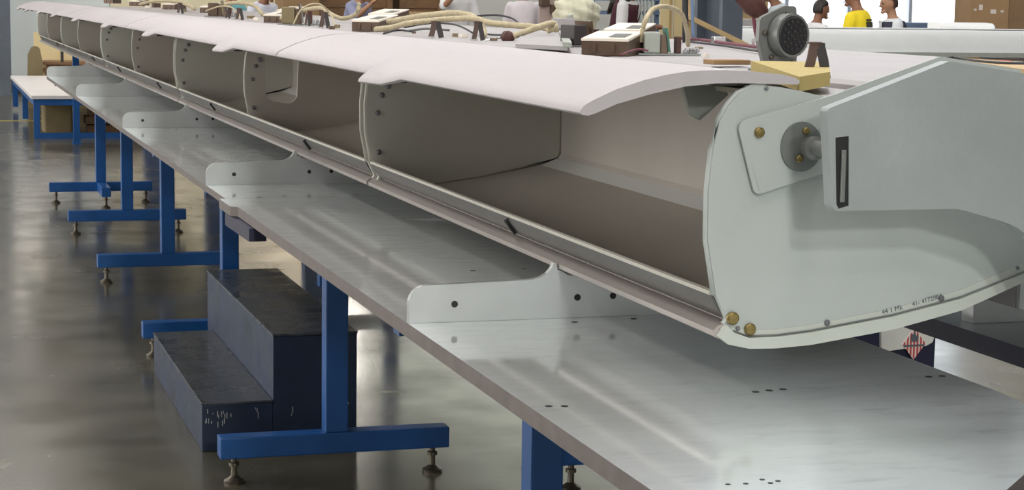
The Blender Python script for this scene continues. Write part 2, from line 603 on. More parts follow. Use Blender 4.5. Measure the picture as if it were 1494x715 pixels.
# unseen glowing panels added along the left wall as side fill
for i, (a, c) in enumerate(((1.0, 5.0), (6.5, 13.5), (15, 24))):
    wn = obj('window_%d' % (i + 2), box(NB(), HX0 + .001, HX0 + .02, a, c, .4, 5.2), M['sidefill'])
    tag(wn, 'tall glowing fill panel added in the left wall', None, None, 'structure')
    for y in (a, (a + c) / 2, c - .08):
        obj('mullion', box(NB(), HX0 + .021, HX0 + .06, y, y + .08, .4, 5.2), M['mullion'], wn)
for i, (a, c) in enumerate(((-7.0, 0.0), (1.5, 8.5))):  # unseen glowing panels added behind the camera as front fill
    wn = obj('window_%d' % (i + 5), box(NB(), a, c, HY0 + .001, HY0 + .02, .4, 4.6), M['frontfill'])
    tag(wn, 'tall glowing fill panel added in the wall behind the camera', None, None, 'structure')
    for x in (a, (a + c) / 2, c - .08):
        obj('mullion', box(NB(), x, x + .08, HY0 + .021, HY0 + .06, .4, 4.6), M['mullion'], wn)
# yellow line on the floor
t = tag(obj('trim_1', box(NB(), -6, 1.5, 22.2, 22.3, .0005, .002), M['yellowtape']), 'faded yellow marking line across the far floor', None, None, 'structure')

# ceiling lamps (high bays): a housing and the light it gives
lamp = thing('high_bay_lamp', 'high bay ceiling lamp hanging over the hall', 'lamp', (0, 0, 0), 0, 'high bay ceiling lamps')
b = lathe(NB(), [(.06, .62), (.10, .60), (.14, .40), (.34, .06), (.36, 0.03)], n=16)
obj('reflector', b, M['lampshade'], lamp, True, (0, 0, 0))
b = tube(NB(), [(0, 0, .62), (0, 0, 1.2)], .012, 6)
obj('hanging_rod', b, M['lampshade'], lamp, False, (0, 0, 0))
first = True
for i, x in enumerate((-4.5, 1.1, 6.7, 12.3, 17.9)):
    for j, y in enumerate((-5.4, -.2, 5, 10.2, 15.4, 20.6, 25.6)):
        p = Vector((x, y, HZ - 1.2))
        O5 = ('first', 'second', 'third', 'fourth', 'fifth', 'sixth', 'seventh')
        lab = 'high bay ceiling lamp, %s from the left in the %s row from the front wall' % (O5[i], O5[j])
        if first:
            lamp.location = p
            lamp['label'] = lab
            first = False
        else:
            dup(lamp, p, None, lab)
        L = bpy.data.lights.new('high_bay_light', 'AREA')
        L.shape = 'DISK'
        L.size = .62
        L.energy = LAMP_POWER * (1.7 if x < 0 else 1.0) * (1.35 if y > 12 and x < 8 else 1.0)
        L.color = LAMP_COLOR
        lo = bpy.data.objects.new('high_bay_light', L)
        COL.objects.link(lo)
        lo.location = p + Vector((0, 0, .01))
# two floodlights behind the camera, hung from the ceiling and turned to the bins
for i, p in enumerate(((.35, -7.2, 4.1), (.75, -6.6, 5.7))):
    p = Vector(p)
    d = Vector((1.35, 2.6, 1.1)) - p
    t = thing('floodlight', ('lower', 'upper')[i] + ' floodlight hung behind the camera and turned to the bins', 'lamp', p, 0, 'floodlights behind the camera')
    q = d.to_track_quat('-Z', 'Y')
    b = lathe(NB(), [(.10, .26), (.16, .22), (.30, .03), (.31, .012)], n=18)
    bmesh.ops.transform(b, matrix=q.to_matrix().to_4x4(), verts=b.verts[:])
    obj('housing', b, M['lampshade'], t, 40, (0, 0, 0))
    obj('hanging_rod', tube(NB(), [(0, -.05, .2), (0, -.05, HZ - p.z)], .014, 6), M['lampshade'], t, False, (0, 0, 0))
    L = bpy.data.lights.new('floodlight_glow', 'AREA')
    L.shape = 'DISK'
    L.size = .5
    L.energy = FLOOD_POWER
    L.color = (.97, 1.0, .95)
    lo = bpy.data.objects.new('floodlight_glow', L)
    COL.objects.link(lo)
    lo.location = p
    lo.rotation_euler = q.to_euler()
# unseen fill light added to brighten the white bench and the people
t = thing('bench_fill', 'wide fill light added over the white bench', 'lamp', (8.6, 12.6, 4.6))
obj('hood', box(NB(), -1.2, 1.2, -.16, .16, .02, .16, .02), M['lampshade'], t, False, (0, 0, 0))
for x in (-1, 1):
    obj('hanging_rod', tube(NB(), [(x, 0, .16), (x, 0, HZ - 4.6)], .01, 6), M['lampshade'], t, False, (0, 0, 0))
L = bpy.data.lights.new('bench_fill_area', 'AREA')
L.shape = 'RECTANGLE'
L.size, L.size_y = 2.3, .25
L.energy = 120
lo = bpy.data.objects.new('bench_fill_area', L)
COL.objects.link(lo)
lo.location = (8.6, 12.6, 4.6)
lo.rotation_euler = (math.radians(28), 0, 0)
# one run of strip lights slung over the bins
t = thing('strip_light', 'long run of strip lights slung high over the bins', 'lamp', (2.85, 6.15, 7.0), -.434)
obj('housing', box(NB(), -.30, .30, -3.6, 3.6, .02, .14, .01), M['lampshade'], t, False, (0, 0, 0))
for y in (-3, 0, 3):
    obj('hanging_rod', tube(NB(), [(0, y, .141), (0, y, 1.2)], .01, 6), M['lampshade'], t, False, (0, 0, 0))
L = bpy.data.lights.new('strip_light_tubes', 'AREA')
L.shape = 'RECTANGLE'
L.size = .5
L.size_y = 7.0
L.energy = STRIP_POWER
L.color = (.97, .97, 1.0)
lo = bpy.data.objects.new('strip_light_tubes', L)
COL.objects.link(lo)
lo.location = (2.85, 6.15, 7.0)
lo.rotation_euler = (0, 0, -.434)
# warm batten lights on the back wall, above the picture; the floor mirrors them
for i, x in enumerate((1.75, 3.3, 4.9)):
    t = thing('wall_batten_light', 'warm batten light on the back wall, %s of three' % ('leftmost', 'middle', 'rightmost')[i], 'lamp', (x, HY1 - .031, 2.75), 0, 'batten lights on the back wall')
    obj('housing', box(NB(), -.6, .6, -.05, 0, -.04, .06), M['lampshade'], t, False, (0, 0, 0))
    obj('tube', tube(NB(), [(-.55, -.09, -.02), (.55, -.09, -.02)], .035, 8), M['batten'], t, False, (0, 0, 0))
    obj('end_cap', box(NB(), -.6, -.551, -.12, -.0501, -.06, .03), M['lampshade'], t, False, (0, 0, 0))
    obj('end_cap', box(NB(), .551, .6, -.12, -.0501, -.06, .03), M['lampshade'], t, False, (0, 0, 0))
# floodlight on the back wall, seen only as a spot mirrored in the table top
t = thing('wall_floodlight', 'small floodlight high on the back wall', 'lamp', (6.06, HY1 - .25, 3.82))
obj('housing', box(NB(), -.16, .16, .02, .12, -.12, .12, .01), M['lampshade'], t, False, (0, 0, 0))
obj('bracket', box(NB(), -.03, .03, .12, .249, -.03, .03), M['lampshade'], t, False, (0, 0, 0))
obj('lens', box(NB(), -.12, .12, .0, .02, -.09, .09), M['bulb'], t, False, (0, 0, 0))


# steel columns
def column(name, label, x, y, wd, dp):
    t = thing(name, label, 'column', (x, y, 0))
    obj('near_flange', box(NB(), -wd / 2, wd / 2, -dp / 2, -dp / 2 + .03, 0, HZ), M['colsteel'], t, False, (0, 0, 0))
    obj('far_flange', box(NB(), -wd / 2, wd / 2, dp / 2 - .03, dp / 2, 0, HZ), M['colsteel'], t, False, (0, 0, 0))
    obj('web', box(NB(), -.015, .015, -dp / 2 + .03, dp / 2 - .03, 0, HZ), M['colsteel'], t, False, (0, 0, 0))
    obj('base_plate', box(NB(), -wd / 2 - .05, wd / 2 + .05, -dp / 2 - .05, dp / 2 + .05, 0, .025), M['colsteel'], t, False, (0, 0, 0))
    return t


column('steel_column', 'dark steel column standing at the far left edge', W(-6, 100, 27.9).x, 27.9, .40, .30)
c = column('steel_column', 'dark blue grey steel column standing between the bins and the white bench', W(1048, 30, 13.5).x, 13.5, .26, .26)
c.rotation_euler.z = .55

# ------------------------------------------------------------------ assembly tables
TZ = .87


def foot_mesh():
    b = lathe(NB(), [(.030, 0), (.031, .008), (.018, .016), (.010, .022), (.009, .05), (.016, .052), (.016, .062), (.009, .064), (.009, .079)], n=12)
    return mesh('leveling_foot', b, M['zinc'], 50)


FOOT = foot_mesh()


def t_leg(parent, xc, y, xl, xr, top, forward=0):
    """post > crossbar, levelling feet"""
    b = box(NB(), xc - .034, xc + .034, y - .033, y + .033, .143, top, .004)
    post = obj('leg_post', b, M['blue'], parent)
    b = box(NB(), xl, xr, y - .033, y + .033, .079, .143, .004)
    if forward:
        box(b, xc - .03, xc + .03, y - forward, y - .034, .079, .143, .004)
    sub('crossbar', b, M['blue'], post)
    b = box(NB(), xc - .30, xc + .30, y - .025, y + .025, top - .05, top - .001)
    sub('top_bracket', b, M['blue'], post)
    fs = [(xl + .045, y), (xr - .045, y)]
    if forward:
        fs.append((xc, y - forward + .05))
    for fx, fy in fs:
        f = sub('leveling_foot', FOOT, None, post)
        f.location = (fx, fy, 0)
    return post


NEAR_END = [(.807, 1.78), (.93, 1.79), (1.08, 1.86), (1.221, 1.974), (1.281, 2.034), (1.40, 2.155), (1.475, 2.27), (1.51, 2.38), (1.52, 2.5)]


def table(label, outline, legs, xl, xr, th, edgeoff=0, forward=None, loc=None):
    xc = (xl + xr) / 2
    t = thing('assembly_table', label, 'table', loc, 0, None, True)
    b = ext(NB(), outline, TZ - th, TZ, 'z', 1)
    b.normal_update()
    for f in b.faces:
        if f.normal.z > .9 or (f.normal.z < -.9):
            f.material_index = 0
    me = mesh('tabletop', b, [M['steel'], M['edge']])
    for p in me.polygons:
        p.material_index = 0 if abs(p.normal.z) > .9 else 1
    obj('tabletop', me, None, t)
    for y in legs:
        t_leg(t, xc, y, xl + .008, xr - .008, TZ - th, forward if forward and y == legs[-1] else 0)
    return t


XL, XR = .807, 1.52
t1 = table('near steel-topped assembly table with a rounded front end', NEAR_END + [(XR, 5.40), (XL - .018, 5.40), (XL - .018, 5.2), (XL, 5.18)], [2.15, 3.585], XL, XR, .026, loc=(1.163, 3.6, 0))
t2 = table('long far assembly table on five blue T legs, beyond the tabletop joint', [(XL, 5.402), (XR, 5.402), (XR, 13.60), (XL + .12, 13.60), (XL + .03, 13.56), (XL, 13.46)],
           [5.609, 7.689, 9.745, 11.75, 13.53], XL, XR, .020, forward=.42, loc=(1.163, 9.5, 0))
# the brace under the joint
b = ext(NB(), [(5.44, TZ - .022), (5.54, TZ - .022), (5.46, TZ - .085), (5.44, TZ - .085)], XL + .02, XL + .035, 'x')
b = NB()
bar(b, WZ(340, 319, .825), WZ(376, 343, .825), .045, .034)
obj('diagonal_brace', b, M['navy'], t1)
# bolt holes: recessed dark plugs flush in the tops
HOLE = mesh('bolt_hole', lathe(NB(), [(.0056, -.002), (.0056, .0006)], n=12), M['black'])


def hole(parent, x, y, z, wd=1):
    h = obj('bolt_hole', HOLE, None, parent, False, Vector((x, y, z)) - Vector(parent['_w']))
    h.scale = (wd, 1, 1)


for x, y in ((1.099, 3.88), (1.215, 3.89), (1.10, 3.217), (1.217, 3.23), (.834, 2.545), (.856, 2.54), (1.163, 2.573), (1.187, 2.578), (1.211, 2.582), (1.474, 2.62), (1.497, 2.62)):
    hole(t1, x, y, TZ)
for u, v in ((1062, 707), (1088, 706), (1112, 700), (1124, 705), (1135, 702)):
    q = WZ(u, v, TZ)
    h = obj('bolt_hole', HOLE, None, t1, False, q - Vector(t1['_w']))
    h.scale = (.6, .6, 1)
for x, y in ((.905, 5.421), (.982, 5.447), (1.19, 5.45)):
    hole(t2, x, y, TZ, 1.3)
hole(t2, 1.006, 9.62, TZ, 4.2)
hole(t2, 1.02, 8.2, TZ)

# second table, right of the first
X2L = 1.757
t3 = table('second assembly table with dark edge, right of the near one', [(X2L, 1.9), (X2L + .72, 1.9), (X2L + .72, 9.6), (X2L, 9.6)], [2.3, 5.3, 8.9], X2L, X2L + .72, .034, loc=(2.1, 5, 0))
for ch in t3.children:
    if ch.name.startswith('tabletop'):
        ch.data.materials[1] = M['navy']

# ------------------------------------------------------------------ cradle plates carrying the bins
BOT = [(1.085, .958), (1.103, .948), (1.136, .9425), (1.179, .942), (1.234, .945), (1.367, .963), (1.48, .988), (1.515, 1.002)]


def cradle_profile():
    p = roundpoly([(.808, TZ + .0003, 0), (.808, .936, .032), (1.0, .9405, 0)], 6)
    p += [(1.035, .9415), (1.050, .945), (1.062, .9515), (1.070, .960), (1.0745, .9705), (1.0795, .9705), (1.0815, .958), (1.0905, .9548)]
    p += [(x, z - .0012) for x, z in BOT[1:]]
    p += [(1.515, TZ + .0003)]
    return p


cr_names = ['nearest upright cradle plate on the near table, with dark bolt holes',
            'second cradle plate from the front, just past the tabletop joint',
            'third cradle plate from the front, at mid table',
            'fourth cradle plate from the front, near the far end of the table',
            'farthest cradle plate, at the very end of the far table']
CRADLE = mesh('plate', ext(NB(), cradle_profile(), 0, .014, 'y'), M['cradle'])
for i, y in enumerate((3.262, 5.79, 8.305, 10.87, 13.45)):
    t = thing('cradle_plate', cr_names[i], 'plate', (1.163, y, TZ), 0, 'cradle plates under the bins', True)
    o = obj('plate', CRADLE, None, t, False, (-1.163, 0, -TZ))
    if i < 3:
        for x, z in ((.891, .902), (1.12, .907), (1.188, .908)):
            h = obj('bolt_hole', lathe(NB(), [(.0062, -.0008), (.0062, .003)], (x, 0, z), 12, 'y'), M['black'], t, False, (-1.163, 0, -TZ))

# ------------------------------------------------------------------ row of overhead bins
SHELL = [(1.113, .966), (1.136, .946), (1.179, .9445), (1.234, .9475), (1.367, .9655), (1.48, .9905), (1.587, 1.031), (1.603, 1.06), (1.603, 1.26), (1.59, 1.285), (1.40, 1.297), (1.253, 1.302), (1.209, 1.311), (1.165, 1.316), (1.136, 1.314),
         (1.14, 1.306), (1.2, 1.300), (1.4, 1.286), (1.56, 1.277), (1.586, 1.26), (1.586, 1.04), (1.575, 1.018), (1.367, .981), (1.234, .962), (1.17, .960), (1.13, .974), (1.113, .992)]
PANEL = [(1.087, .962), (1.103, .951), (1.136, .944), (1.179, .943), (1.234, .946), (1.367, .964), (1.48, .989), (1.587, 1.029), (1.604, 1.06), (1.604, 1.262), (1.59, 1.286),
         (1.40, 1.298), (1.30, 1.298), (1.253, 1.303), (1.209, 1.313), (1.177, 1.3185), (1.155, 1.3205), (1.134, 1.319), (1.112, 1.310), (1.096, 1.293), (1.084, 1.272), (1.074, 1.228), (1.069, 1.17), (1.070, 1.10), (1.085, 1.021), (1.103, .984)]
DIV = [(x + (.004 if x < 1.11 else 0) - (.003 if x > 1.58 else 0), z + (.005 if z < 1.05 else -.004)) for x, z in PANEL if not (z < .97 and x < 1.12)]
LID_T = [(.874, 1.287), (.879, 1.293), (.892, 1.3005), (.927, 1.316), (.967, 1.3285), (1.0, 1.336), (1.029, 1.3405), (1.06, 1.3425), (1.091, 1.343), (1.125, 1.3415), (1.155, 1.339), (1.18, 1.3365), (1.199, 1.332), (1.206, 1.327)]
LID_B = [(1.203, 1.3225), (1.145, 1.3235), (1.11, 1.3245), (1.076, 1.324), (1.029, 1.3195), (.978, 1.309), (.927, 1.295), (.897, 1.2825), (.886, 1.279), (.877, 1.280), (.873, 1.283)]
LIP = [(1.080, 1.019), (1.087, 1.016), (1.094, 1.013), (1.094, 1.022), (1.087, 1.0255), (1.080, 1.0245)]
RAIL_T = [(1.082, 1.0188), (1.0875, 1.006), (1.104, .984), (1.110, .981), (1.114, .985), (1.096, 1.0135), (1.09, 1.0155)]
RAIL_B = [(1.102, .979), (1.090, .9755), (1.082, .969), (1.083, .961), (1.092, .956), (1.105, .953), (1.112, .958), (1.112, .9785)]
ROUND = lambda r, h: [(r * .9, 0), (r, h * .25), (r, h * .75), (r * .8, h)]


def tab_prof(k):
    """front strip of the lid, reaching forward by k"""
    return [(.876 - k, 1.284 - k * .75), (.881 - k, 1.291 - k * .6), (.90, 1.300), (.90, 1.283), (.888 - k, 1.277 - k * .75), (.879 - k, 1.278 - k * .8)]


def loft(bm, profs):
    rings = [[bm.verts.new(p) for p in pr] for pr in profs]
    n = len(rings[0])
    for a, b in zip(rings, rings[1:]):
        for k in range(n):
            bm.faces.new((a[k], a[(k + 1) % n], b[(k + 1) % n], b[k]))
    f1 = bm.faces.new(rings[0][::-1])
    f2 = bm.faces.new(rings[-1])
    f1.normal_update()
    f2.normal_update()
    bmesh.ops.triangulate(bm, faces=[f1, f2])
    return bm


def window_panel(bm, prof, win, y0, y1):
    """plate with a rounded window: outline and window bridged"""
    from mathutils.geometry import tessellate_polygon
    loops = [[Vector((x, z, 0)) for x, z in prof], [Vector((x, z, 0)) for x, z in win]]
    tris = tessellate_polygon(loops)
    flat = prof + win
    for y in (y0, y1):
        vs = [bm.verts.new((x, y, z)) for x, z in flat]
        for t in tris:
            try:
                bm.faces.new([vs[i] for i in t])
            except ValueError:
                pass
        if y == y0:
            A = vs
    B = vs
    for base, n in ((0, len(prof)), (len(prof), len(win))):
        for i in range(n):
            j = (i + 1) % n
            bm.faces.new((A[base + i], A[base + j], B[base + j], B[base + i]))
    return bm


WIN = roundpoly([(1.145, 1.075, .035), (1.255, 1.055, .035), (1.262, 1.262, .02), (1.142, 1.262, .035)], 5)
units = [  # y0, y1, divider, lid y0, lid y1, tab positions, label
    (2.547, 4.79, None, 2.547, 4.955, [3.80], 'nearest overhead bin, one wide open compartment under a raised white lid'),
    (4.83, 8.61, 6.72, 4.972, 8.785, [5.88, 7.87], 'second overhead bin from the front, with a rounded window in its divider'),
    (8.65, 12.25, 10.47, 8.806, 12.38, [9.75, 11.70], 'third overhead bin from the front, at the middle of the row'),
    (12.29, 15.82, 14.16, 12.405, 15.95, [13.64, 15.37], 'fourth overhead bin from the front, over the end of the far table'),
    (15.86, 19.09, 17.68, 15.955, 18.85, [17.15, 18.55], 'farthest overhead bin, at the small far end of the row')]
BOLT = mesh('bolt', lathe(NB(), [(.0105, 0), (.0105, -.006), (.0075, -.008), (.002, -.0085)], n=10, axis='y'), M['brass'], 40)
for ui, (y0, y1, dv, l0, l1, tabs, label) in enumerate(units):
    t = thing('overhead_bin', label, 'bin', (1.3, (y0 + y1) / 2, .943), 0, 'row of open overhead bins', True)
    me = mesh('shell', ext(NB(), SHELL, y0 + .013, y1 - .013), [M['shell'], M['shell_top'], M['under']])
    for p in me.polygons:
        if (p.normal.z > .3 and p.center.z > 1.25) or (p.normal.x > .5 and p.center.x > 1.595):
            p.material_index = 1
        elif p.normal.z < -.3 and p.center.z < 1.04:
            p.material_index = 2
    obj('shell', me, None, t)
    for y, s in ((y0, 1), (y1, -1)):
        me = mesh('end_panel', ext(NB(), PANEL, y, y + s * .0125), M['panel' if ui == 0 and s == 1 else 'side'], 30)
        e = obj('end_panel', me, None, t)
        # pale edging strip along the open front of the panel
        b = NB()
        pts = [(x - .0012, y + s * .006, z) for x, z in PANEL[16:25]]
        tube(b, pts, .0043, 6)
        sub('edge_strip', b, M['panel' if ui == 0 and s == 1 else 'lip'], e, 'all')
    if dv:
        b = NB()
        if ui == 1:
            window_panel(b, DIV, WIN, dv - .006, dv + .006)
        else:
            ext(b, DIV, dv - .006, dv + .006)
        d = obj('divider', b, M['shell'], t)
        b = NB()
        tube(b, [(x + .003, dv, z) for x, z in PANEL[17:25]], .0048, 6)
        sub('edge_strip', b, M['lip'], d, 'all')
    obj('lip_strip', ext(NB(), LIP, y0 + .0126, y1 - .0126), M['lip'], t, 30)
    obj('upper_rail', ext(NB(), RAIL_T, y0 + .0126, y1 - .0126), M['railgrey'], t, 30)
    obj('lower_rail', ext(NB(), RAIL_B, y0 + .001, y1 + .02), M['railmetal'], t, 50)
    # black clips on the rail
    for y in ([3.585] if not dv else [dv - 1.05] if ui > 2 else [dv - 1.05, dv + .9]):
        b = NB()
        bar(b, (1.080, y, 1.012), (1.099, y - .008, .985), .008, .006, (0, 1, 0))
        obj('rail_clip', b, M['black'], t)
    # lid in one piece with its finger tabs
    b = NB()
    prof = LID_T + LID_B
    def P(pr, y, k=0):
        out = []
        for x, z in pr:
            f = max(0, min(1, (.905 - x) / .025))
            out.append((x - k * f, y, z - k * .8 * f))
        return out
    stations = [(l0, 0)]
    for ty in tabs:
        stations += [(ty - .20, 0), (ty - .10, .017), (ty + .085, .021), (ty + .089, 0)]
    stations += [(l1, 0)]
    loft(b, [P(prof, y, k) for y, k in stations])
    lid = obj('lid', b, M['lid'], t, 35)
    for ty in tabs:
        b = box(NB(), .905, .93, ty - .02, ty + .02, 1.268, 1.2815, .002)
        sub('latch_hook', b, M['dark'], lid)
    # hinge strip and hinge arms under the lid
    obj('hinge_strip', box(NB(), 1.09, 1.15, y0 + .02, y1 - .02, 1.3175 + .0025, 1.3232), M['railgrey'], t)
    for y in ([y0 + .15, y1 - .2] if ui < 3 else [y0 + .2]):
        b = NB()
        ext(b, [(1.085, 1.316), (1.15, 1.312), (1.16, 1.300), (1.115, 1.262), (1.10, 1.27)], y, y + .01)
        obj('hinge_arm', b, M['greybox'], t)
    # screws seen on the side faces
    if ui < 3:
        for yy in ([y1 - .0125] + ([dv - .006] if dv else [])):
            for x, z in ((1.094, 1.192), (1.083, 1.147), (1.086, 1.048)):
                b = lathe(NB(), [(.007, 0), (.007, -.003), (.004, -.0045)], (x + .016, yy, z), 10, 'y')
                obj('screw', b, M['screw'], t, 40)
            b = lathe(NB(), [(.0085, 0), (.0085, -.004), (.004, -.0055)], (1.125, yy, 1.215), 12, 'y')
            obj('screw', b, M['screw'], t, 40)
    if ui == 0:
        yj = y1 - .0145
        bead = tube(NB(), [(1.20, yj, .9635), (1.234, yj, .9645), (1.367, yj, .9835), (1.573, yj, 1.0205), (1.583, yj, 1.042), (1.583, yj, 1.255)], .0022, 5)
        obj('sealant_bead', bead, M['lip'], t, 'all')
        # seam edge in the far corner, trim and fasteners of the near end panel
        ep = [c for c in t.children if c.name.startswith('end_panel')][0]
        TR_O = [(1.087, .961), (1.103, .949), (1.136, .9415), (1.179, .9405), (1.234, .9435), (1.367, .9615), (1.48, .9865), (1.590, 1.029)]
        TR_I = [(1.588, 1.041), (1.479, 1.0045), (1.366, .981), (1.233, .962), (1.18, .9575), (1.135, .9575), (1.112, .966), (1.100, .977), (1.093, .972)]
        b = NB()
        ext(b, TR_O + TR_I, y0 - .008, y0 - .0002)
        tr = obj('bottom_trim', b, M['trim'], t, 30)
        tag(tr, 'pale trim along the bottom of the end panel')
        b = NB()
        n = [(1.112, .9665), (1.135, .958), (1.18, .958), (1.233, .9625), (1.366, .9815), (1.479, 1.005), (1.588, 1.0415)]
        tube(b, [(x, y0 - .002, z + .001) for x, z in n], .0017, 5)
        sub('groove_line', b, M['flange'], tr)
        # second strip with lettering, above the trim
        b = NB()
        up = [(1.109, .974), (1.135, .9675), (1.18, .9675), (1.233, .972), (1.366, .9915), (1.479, 1.0165), (1.586, 1.055)]
        lo = [(1.109, .970), (1.135, .9595), (1.18, .9595), (1.233, .964), (1.366, .983), (1.479, 1.0065), (1.586, 1.043)]
        ext(b, lo + up[::-1], y0 - .0012, y0 - .0001)
        ls = obj('label_strip', b, M['trim'], t)
        for x, z, r, m in ((1.110, .9865, .0095, 'brass'), (1.138, .9695, .0088, 'brass'), (1.261, .9745, .0045, 'screw'), (1.447, 1.005, .0045, 'screw'), (1.1195, .971, .0035, 'screw'), (1.574, 1.047, .003, 'screw'), (1.153, 1.317, .003, 'screw')):
            b = lathe(NB(), [(r, 0), (r, -r * .55), (r * .75, -r * .8), (r * .2, -r * .82)], (x, y0 - .0012, z), 12, 'y')
            obj('bolt', b, M[m], t, 35)
        # stamped part marking
        for s, px, ang, size in (('44 1 Mk', 1.350, .19, .0105), ('41- 417288A', 1.400, .23, .0098)):
            fc = bpy.data.curves.new('marking', 'FONT')
            fc.body = s
            fc.size = size
            fc.extrude = .0001
            fo = bpy.data.objects.new('tmp', fc)
            COL.objects.link(fo)
            bpy.context.view_layer.update()
            me = bpy.data.meshes.new_from_object(fo.evaluated_get(bpy.context.evaluated_depsgraph_get()))
            bpy.data.objects.remove(fo)
            me.materials.clear()
            me.materials.append(M['ink'])
            z = 0.984 + (px - 1.352) * .21
            T = Matrix.Translation((px, y0 - .0016, z)) @ Matrix.Rotation(-ang, 4, 'Y') @ Matrix.Rotation(math.pi / 2, 4, 'X')
            me.transform(T)
            o = sub('marking', me, None, ls)
            tag(o, 'stamped grey part number')

# ------------------------------------------------------------------ big aluminium end fixture
t = thing('end_fixture', 'thick grey aluminium end fixture bolted across the nearest bin end', 'fixture', (1.75, 2.42, TZ), 0, None, True)
PO = roundpoly([(1.178, 1.296, .008), (1.191, 1.156, .010), (1.385, 1.156, .05), (1.498, 1.125, .10), (1.60, .95, .05), (1.64, TZ + .0004, 0), (1.98, TZ + .0004, 0), (1.99, 1.20, .06), (1.72, 1.29, .1), (1.48, 1.345, .12), (1.361, 1.3615, .012)], 6)
SL = [(1.192, 1.257), (1.212, 1.259), (1.2155, 1.163), (1.2005, 1.159), (1.197, 1.165)]
b = window_panel(NB(), PO, SL, 2.40, 2.424)
obj('main_plate', b, M['plate'], t)
b = NB()
ext(b, [(1.1925, 1.2565), (1.2115, 1.2585), (1.215, 1.1635), (1.2005, 1.1595), (1.1972, 1.1655)], 2.402, 2.422)
s = obj('slot_insert', b, M['black'], t)
tag(s, 'black rubber bar filling the slot of the plate')
b = NB()
box(b, 1.2015, 1.2085, 2.3975, 2.4019, 1.168, 1.240, .001)
sub('rubber_strip', b, M['flange'], s)
BR = roundpoly([(1.106, 1.270, .014), (1.137, 1.165, .010), (1.146, 1.1665, .01), (1.24, 1.194, 0), (1.56, 1.22, 0), (1.56, 1.345, 0), (1.425, 1.364, .01), (1.252, 1.307, 0)], 5)
b = ext(NB(), BR, 2.5385, 2.5425)
br = obj('backing_plate', b, M['panel'], t)
for x, z, r in ((1.140, 1.255, .0075),):
    b = lathe(NB(), [(r, 0), (r, -r * .7), (r * .75, -r * .95), (r * .1, -r)], (x, 2.5385, z), 12, 'y')
    sub('bolt', b, M['brass'], br, 35).location = (0, 0, 0)
b = NB()
pf = [(1.206 + .032 * math.cos(a), 1.234 + .036 * math.sin(a)) for a in [k * math.pi * 2 / 28 for k in range(28)]]
ext(b, pf, 2.534, 2.5384)
fl = obj('flange', b, M['flange'], t, 30)
for x, z in ((1.211, 1.257), (1.202, 1.217)):
    b = lathe(NB(), [(.0055, 0), (.0055, -.004), (.004, -.0055)], (x, 2.534, z), 10, 'y')
    sub('bolt', b, M['brass'], fl, 35)
b = lathe(NB(), [(.017, 2.5339), (.017, 2.515), (.0115, 2.513), (.0115, 2.4245)], (1.219, 0, 1.233), 18, 'y')
obj('spacer', b, M['flange'], t, 40)

# ------------------------------------------------------------------ rear row of bins on the second table, backs against the first row
REAR = [(1.70, .95), (1.70, 1.268), (1.612, 1.268), (1.612, 1.292), (1.625, 1.300), (2.2, 1.305), (2.42, 1.300), (2.76, 1.292), (2.765, 1.280), (2.45, 1.272), (2.36, 1.20), (2.36, 1.05), (2.33, .97), (2.2, .945), (1.85, .935), (1.75, .935)]
rear = [(2.75, 6.4, 'rear bin standing back to back with the nearest open bin'), (6.42, 9.55, 'rear bin in the back row, second from the front')]
for y0, y1, lab in rear:
    t = thing('rear_bin', lab, 'bin', (2.1, (y0 + y1) / 2, .87), 0, 'back row of bins', True)
    b = ext(NB(), REAR, y0, y1)
    obj('shell', b, M['shell_top'], t, 30)
    for y in (y0 - .012, y1 + .002):
        obj('end_panel', ext(NB(), [(x, z) for x, z in REAR], y, y + .010), M['panel'], t)
    for y in (y0 + .3, (y0 + y1) / 2, y1 - .3):
        obj('support_block', box(NB(), 1.8, 2.3, y, y + .04, TZ + .0005, .9352), M['cradle'], t)
# third stretch of rear row further on, on its own stands
t = thing('rear_bin', 'rear bin in the back row, farthest from the front', 'bin', (2.1, 14, 0), 0, 'back row of bins', True)
obj('shell', ext(NB(), REAR, 9.6, 18.9), M['shell_top'], t, 30)
for y in (10.2, 14, 18):
    obj('stand', box(NB(), 1.95, 2.15, y, y + .1, 0, .937), M['blue'], t)
# stand carrying the far end of the front row
t = thing('support_stand', 'slim blue stand under the far end of the open bins', 'stand', (1.40, 18.85, 0), 0, None, True)
obj('post', box(NB(), 1.37, 1.43, 18.82, 18.88, .02, .90), M['blue'], t)
obj('base', box(NB(), 1.36, 1.44, 18.81, 18.89, 0, .02), M['blue'], t)
obj('saddle', ext(NB(), [(1.25, .90), (1.5, .90), (1.5, .9935), (1.367, .9635), (1.25, .946)], 18.83, 18.87), M['blue'], t)

# ------------------------------------------------------------------ loom of cables running between the two rows
for i, (x, z, r, m, lab) in enumerate(((1.63, 1.22, .010, 'cable', 'black cable in the gap between the bin rows, upper one'), (1.655, 1.17, .012, 'yellowspot', 'yellow cable in the gap between the bin rows'),
                                       (1.635, 1.12, .011, 'redcable', 'dark red cable in the gap between the bin rows'), (1.652, 1.07, .010, 'cable', 'black cable in the gap between the bin rows, lower one'))):
    o = obj('loom_cable', tube(NB(), spline([(x, 2.62, z), (x + .004, 2.9, z), (x - .002, 4, z + .01), (x, 6, z)], 8), r, 8), M[m], None, 'all')
    tag(o, lab, 'cable', 'cables between the bin rows')

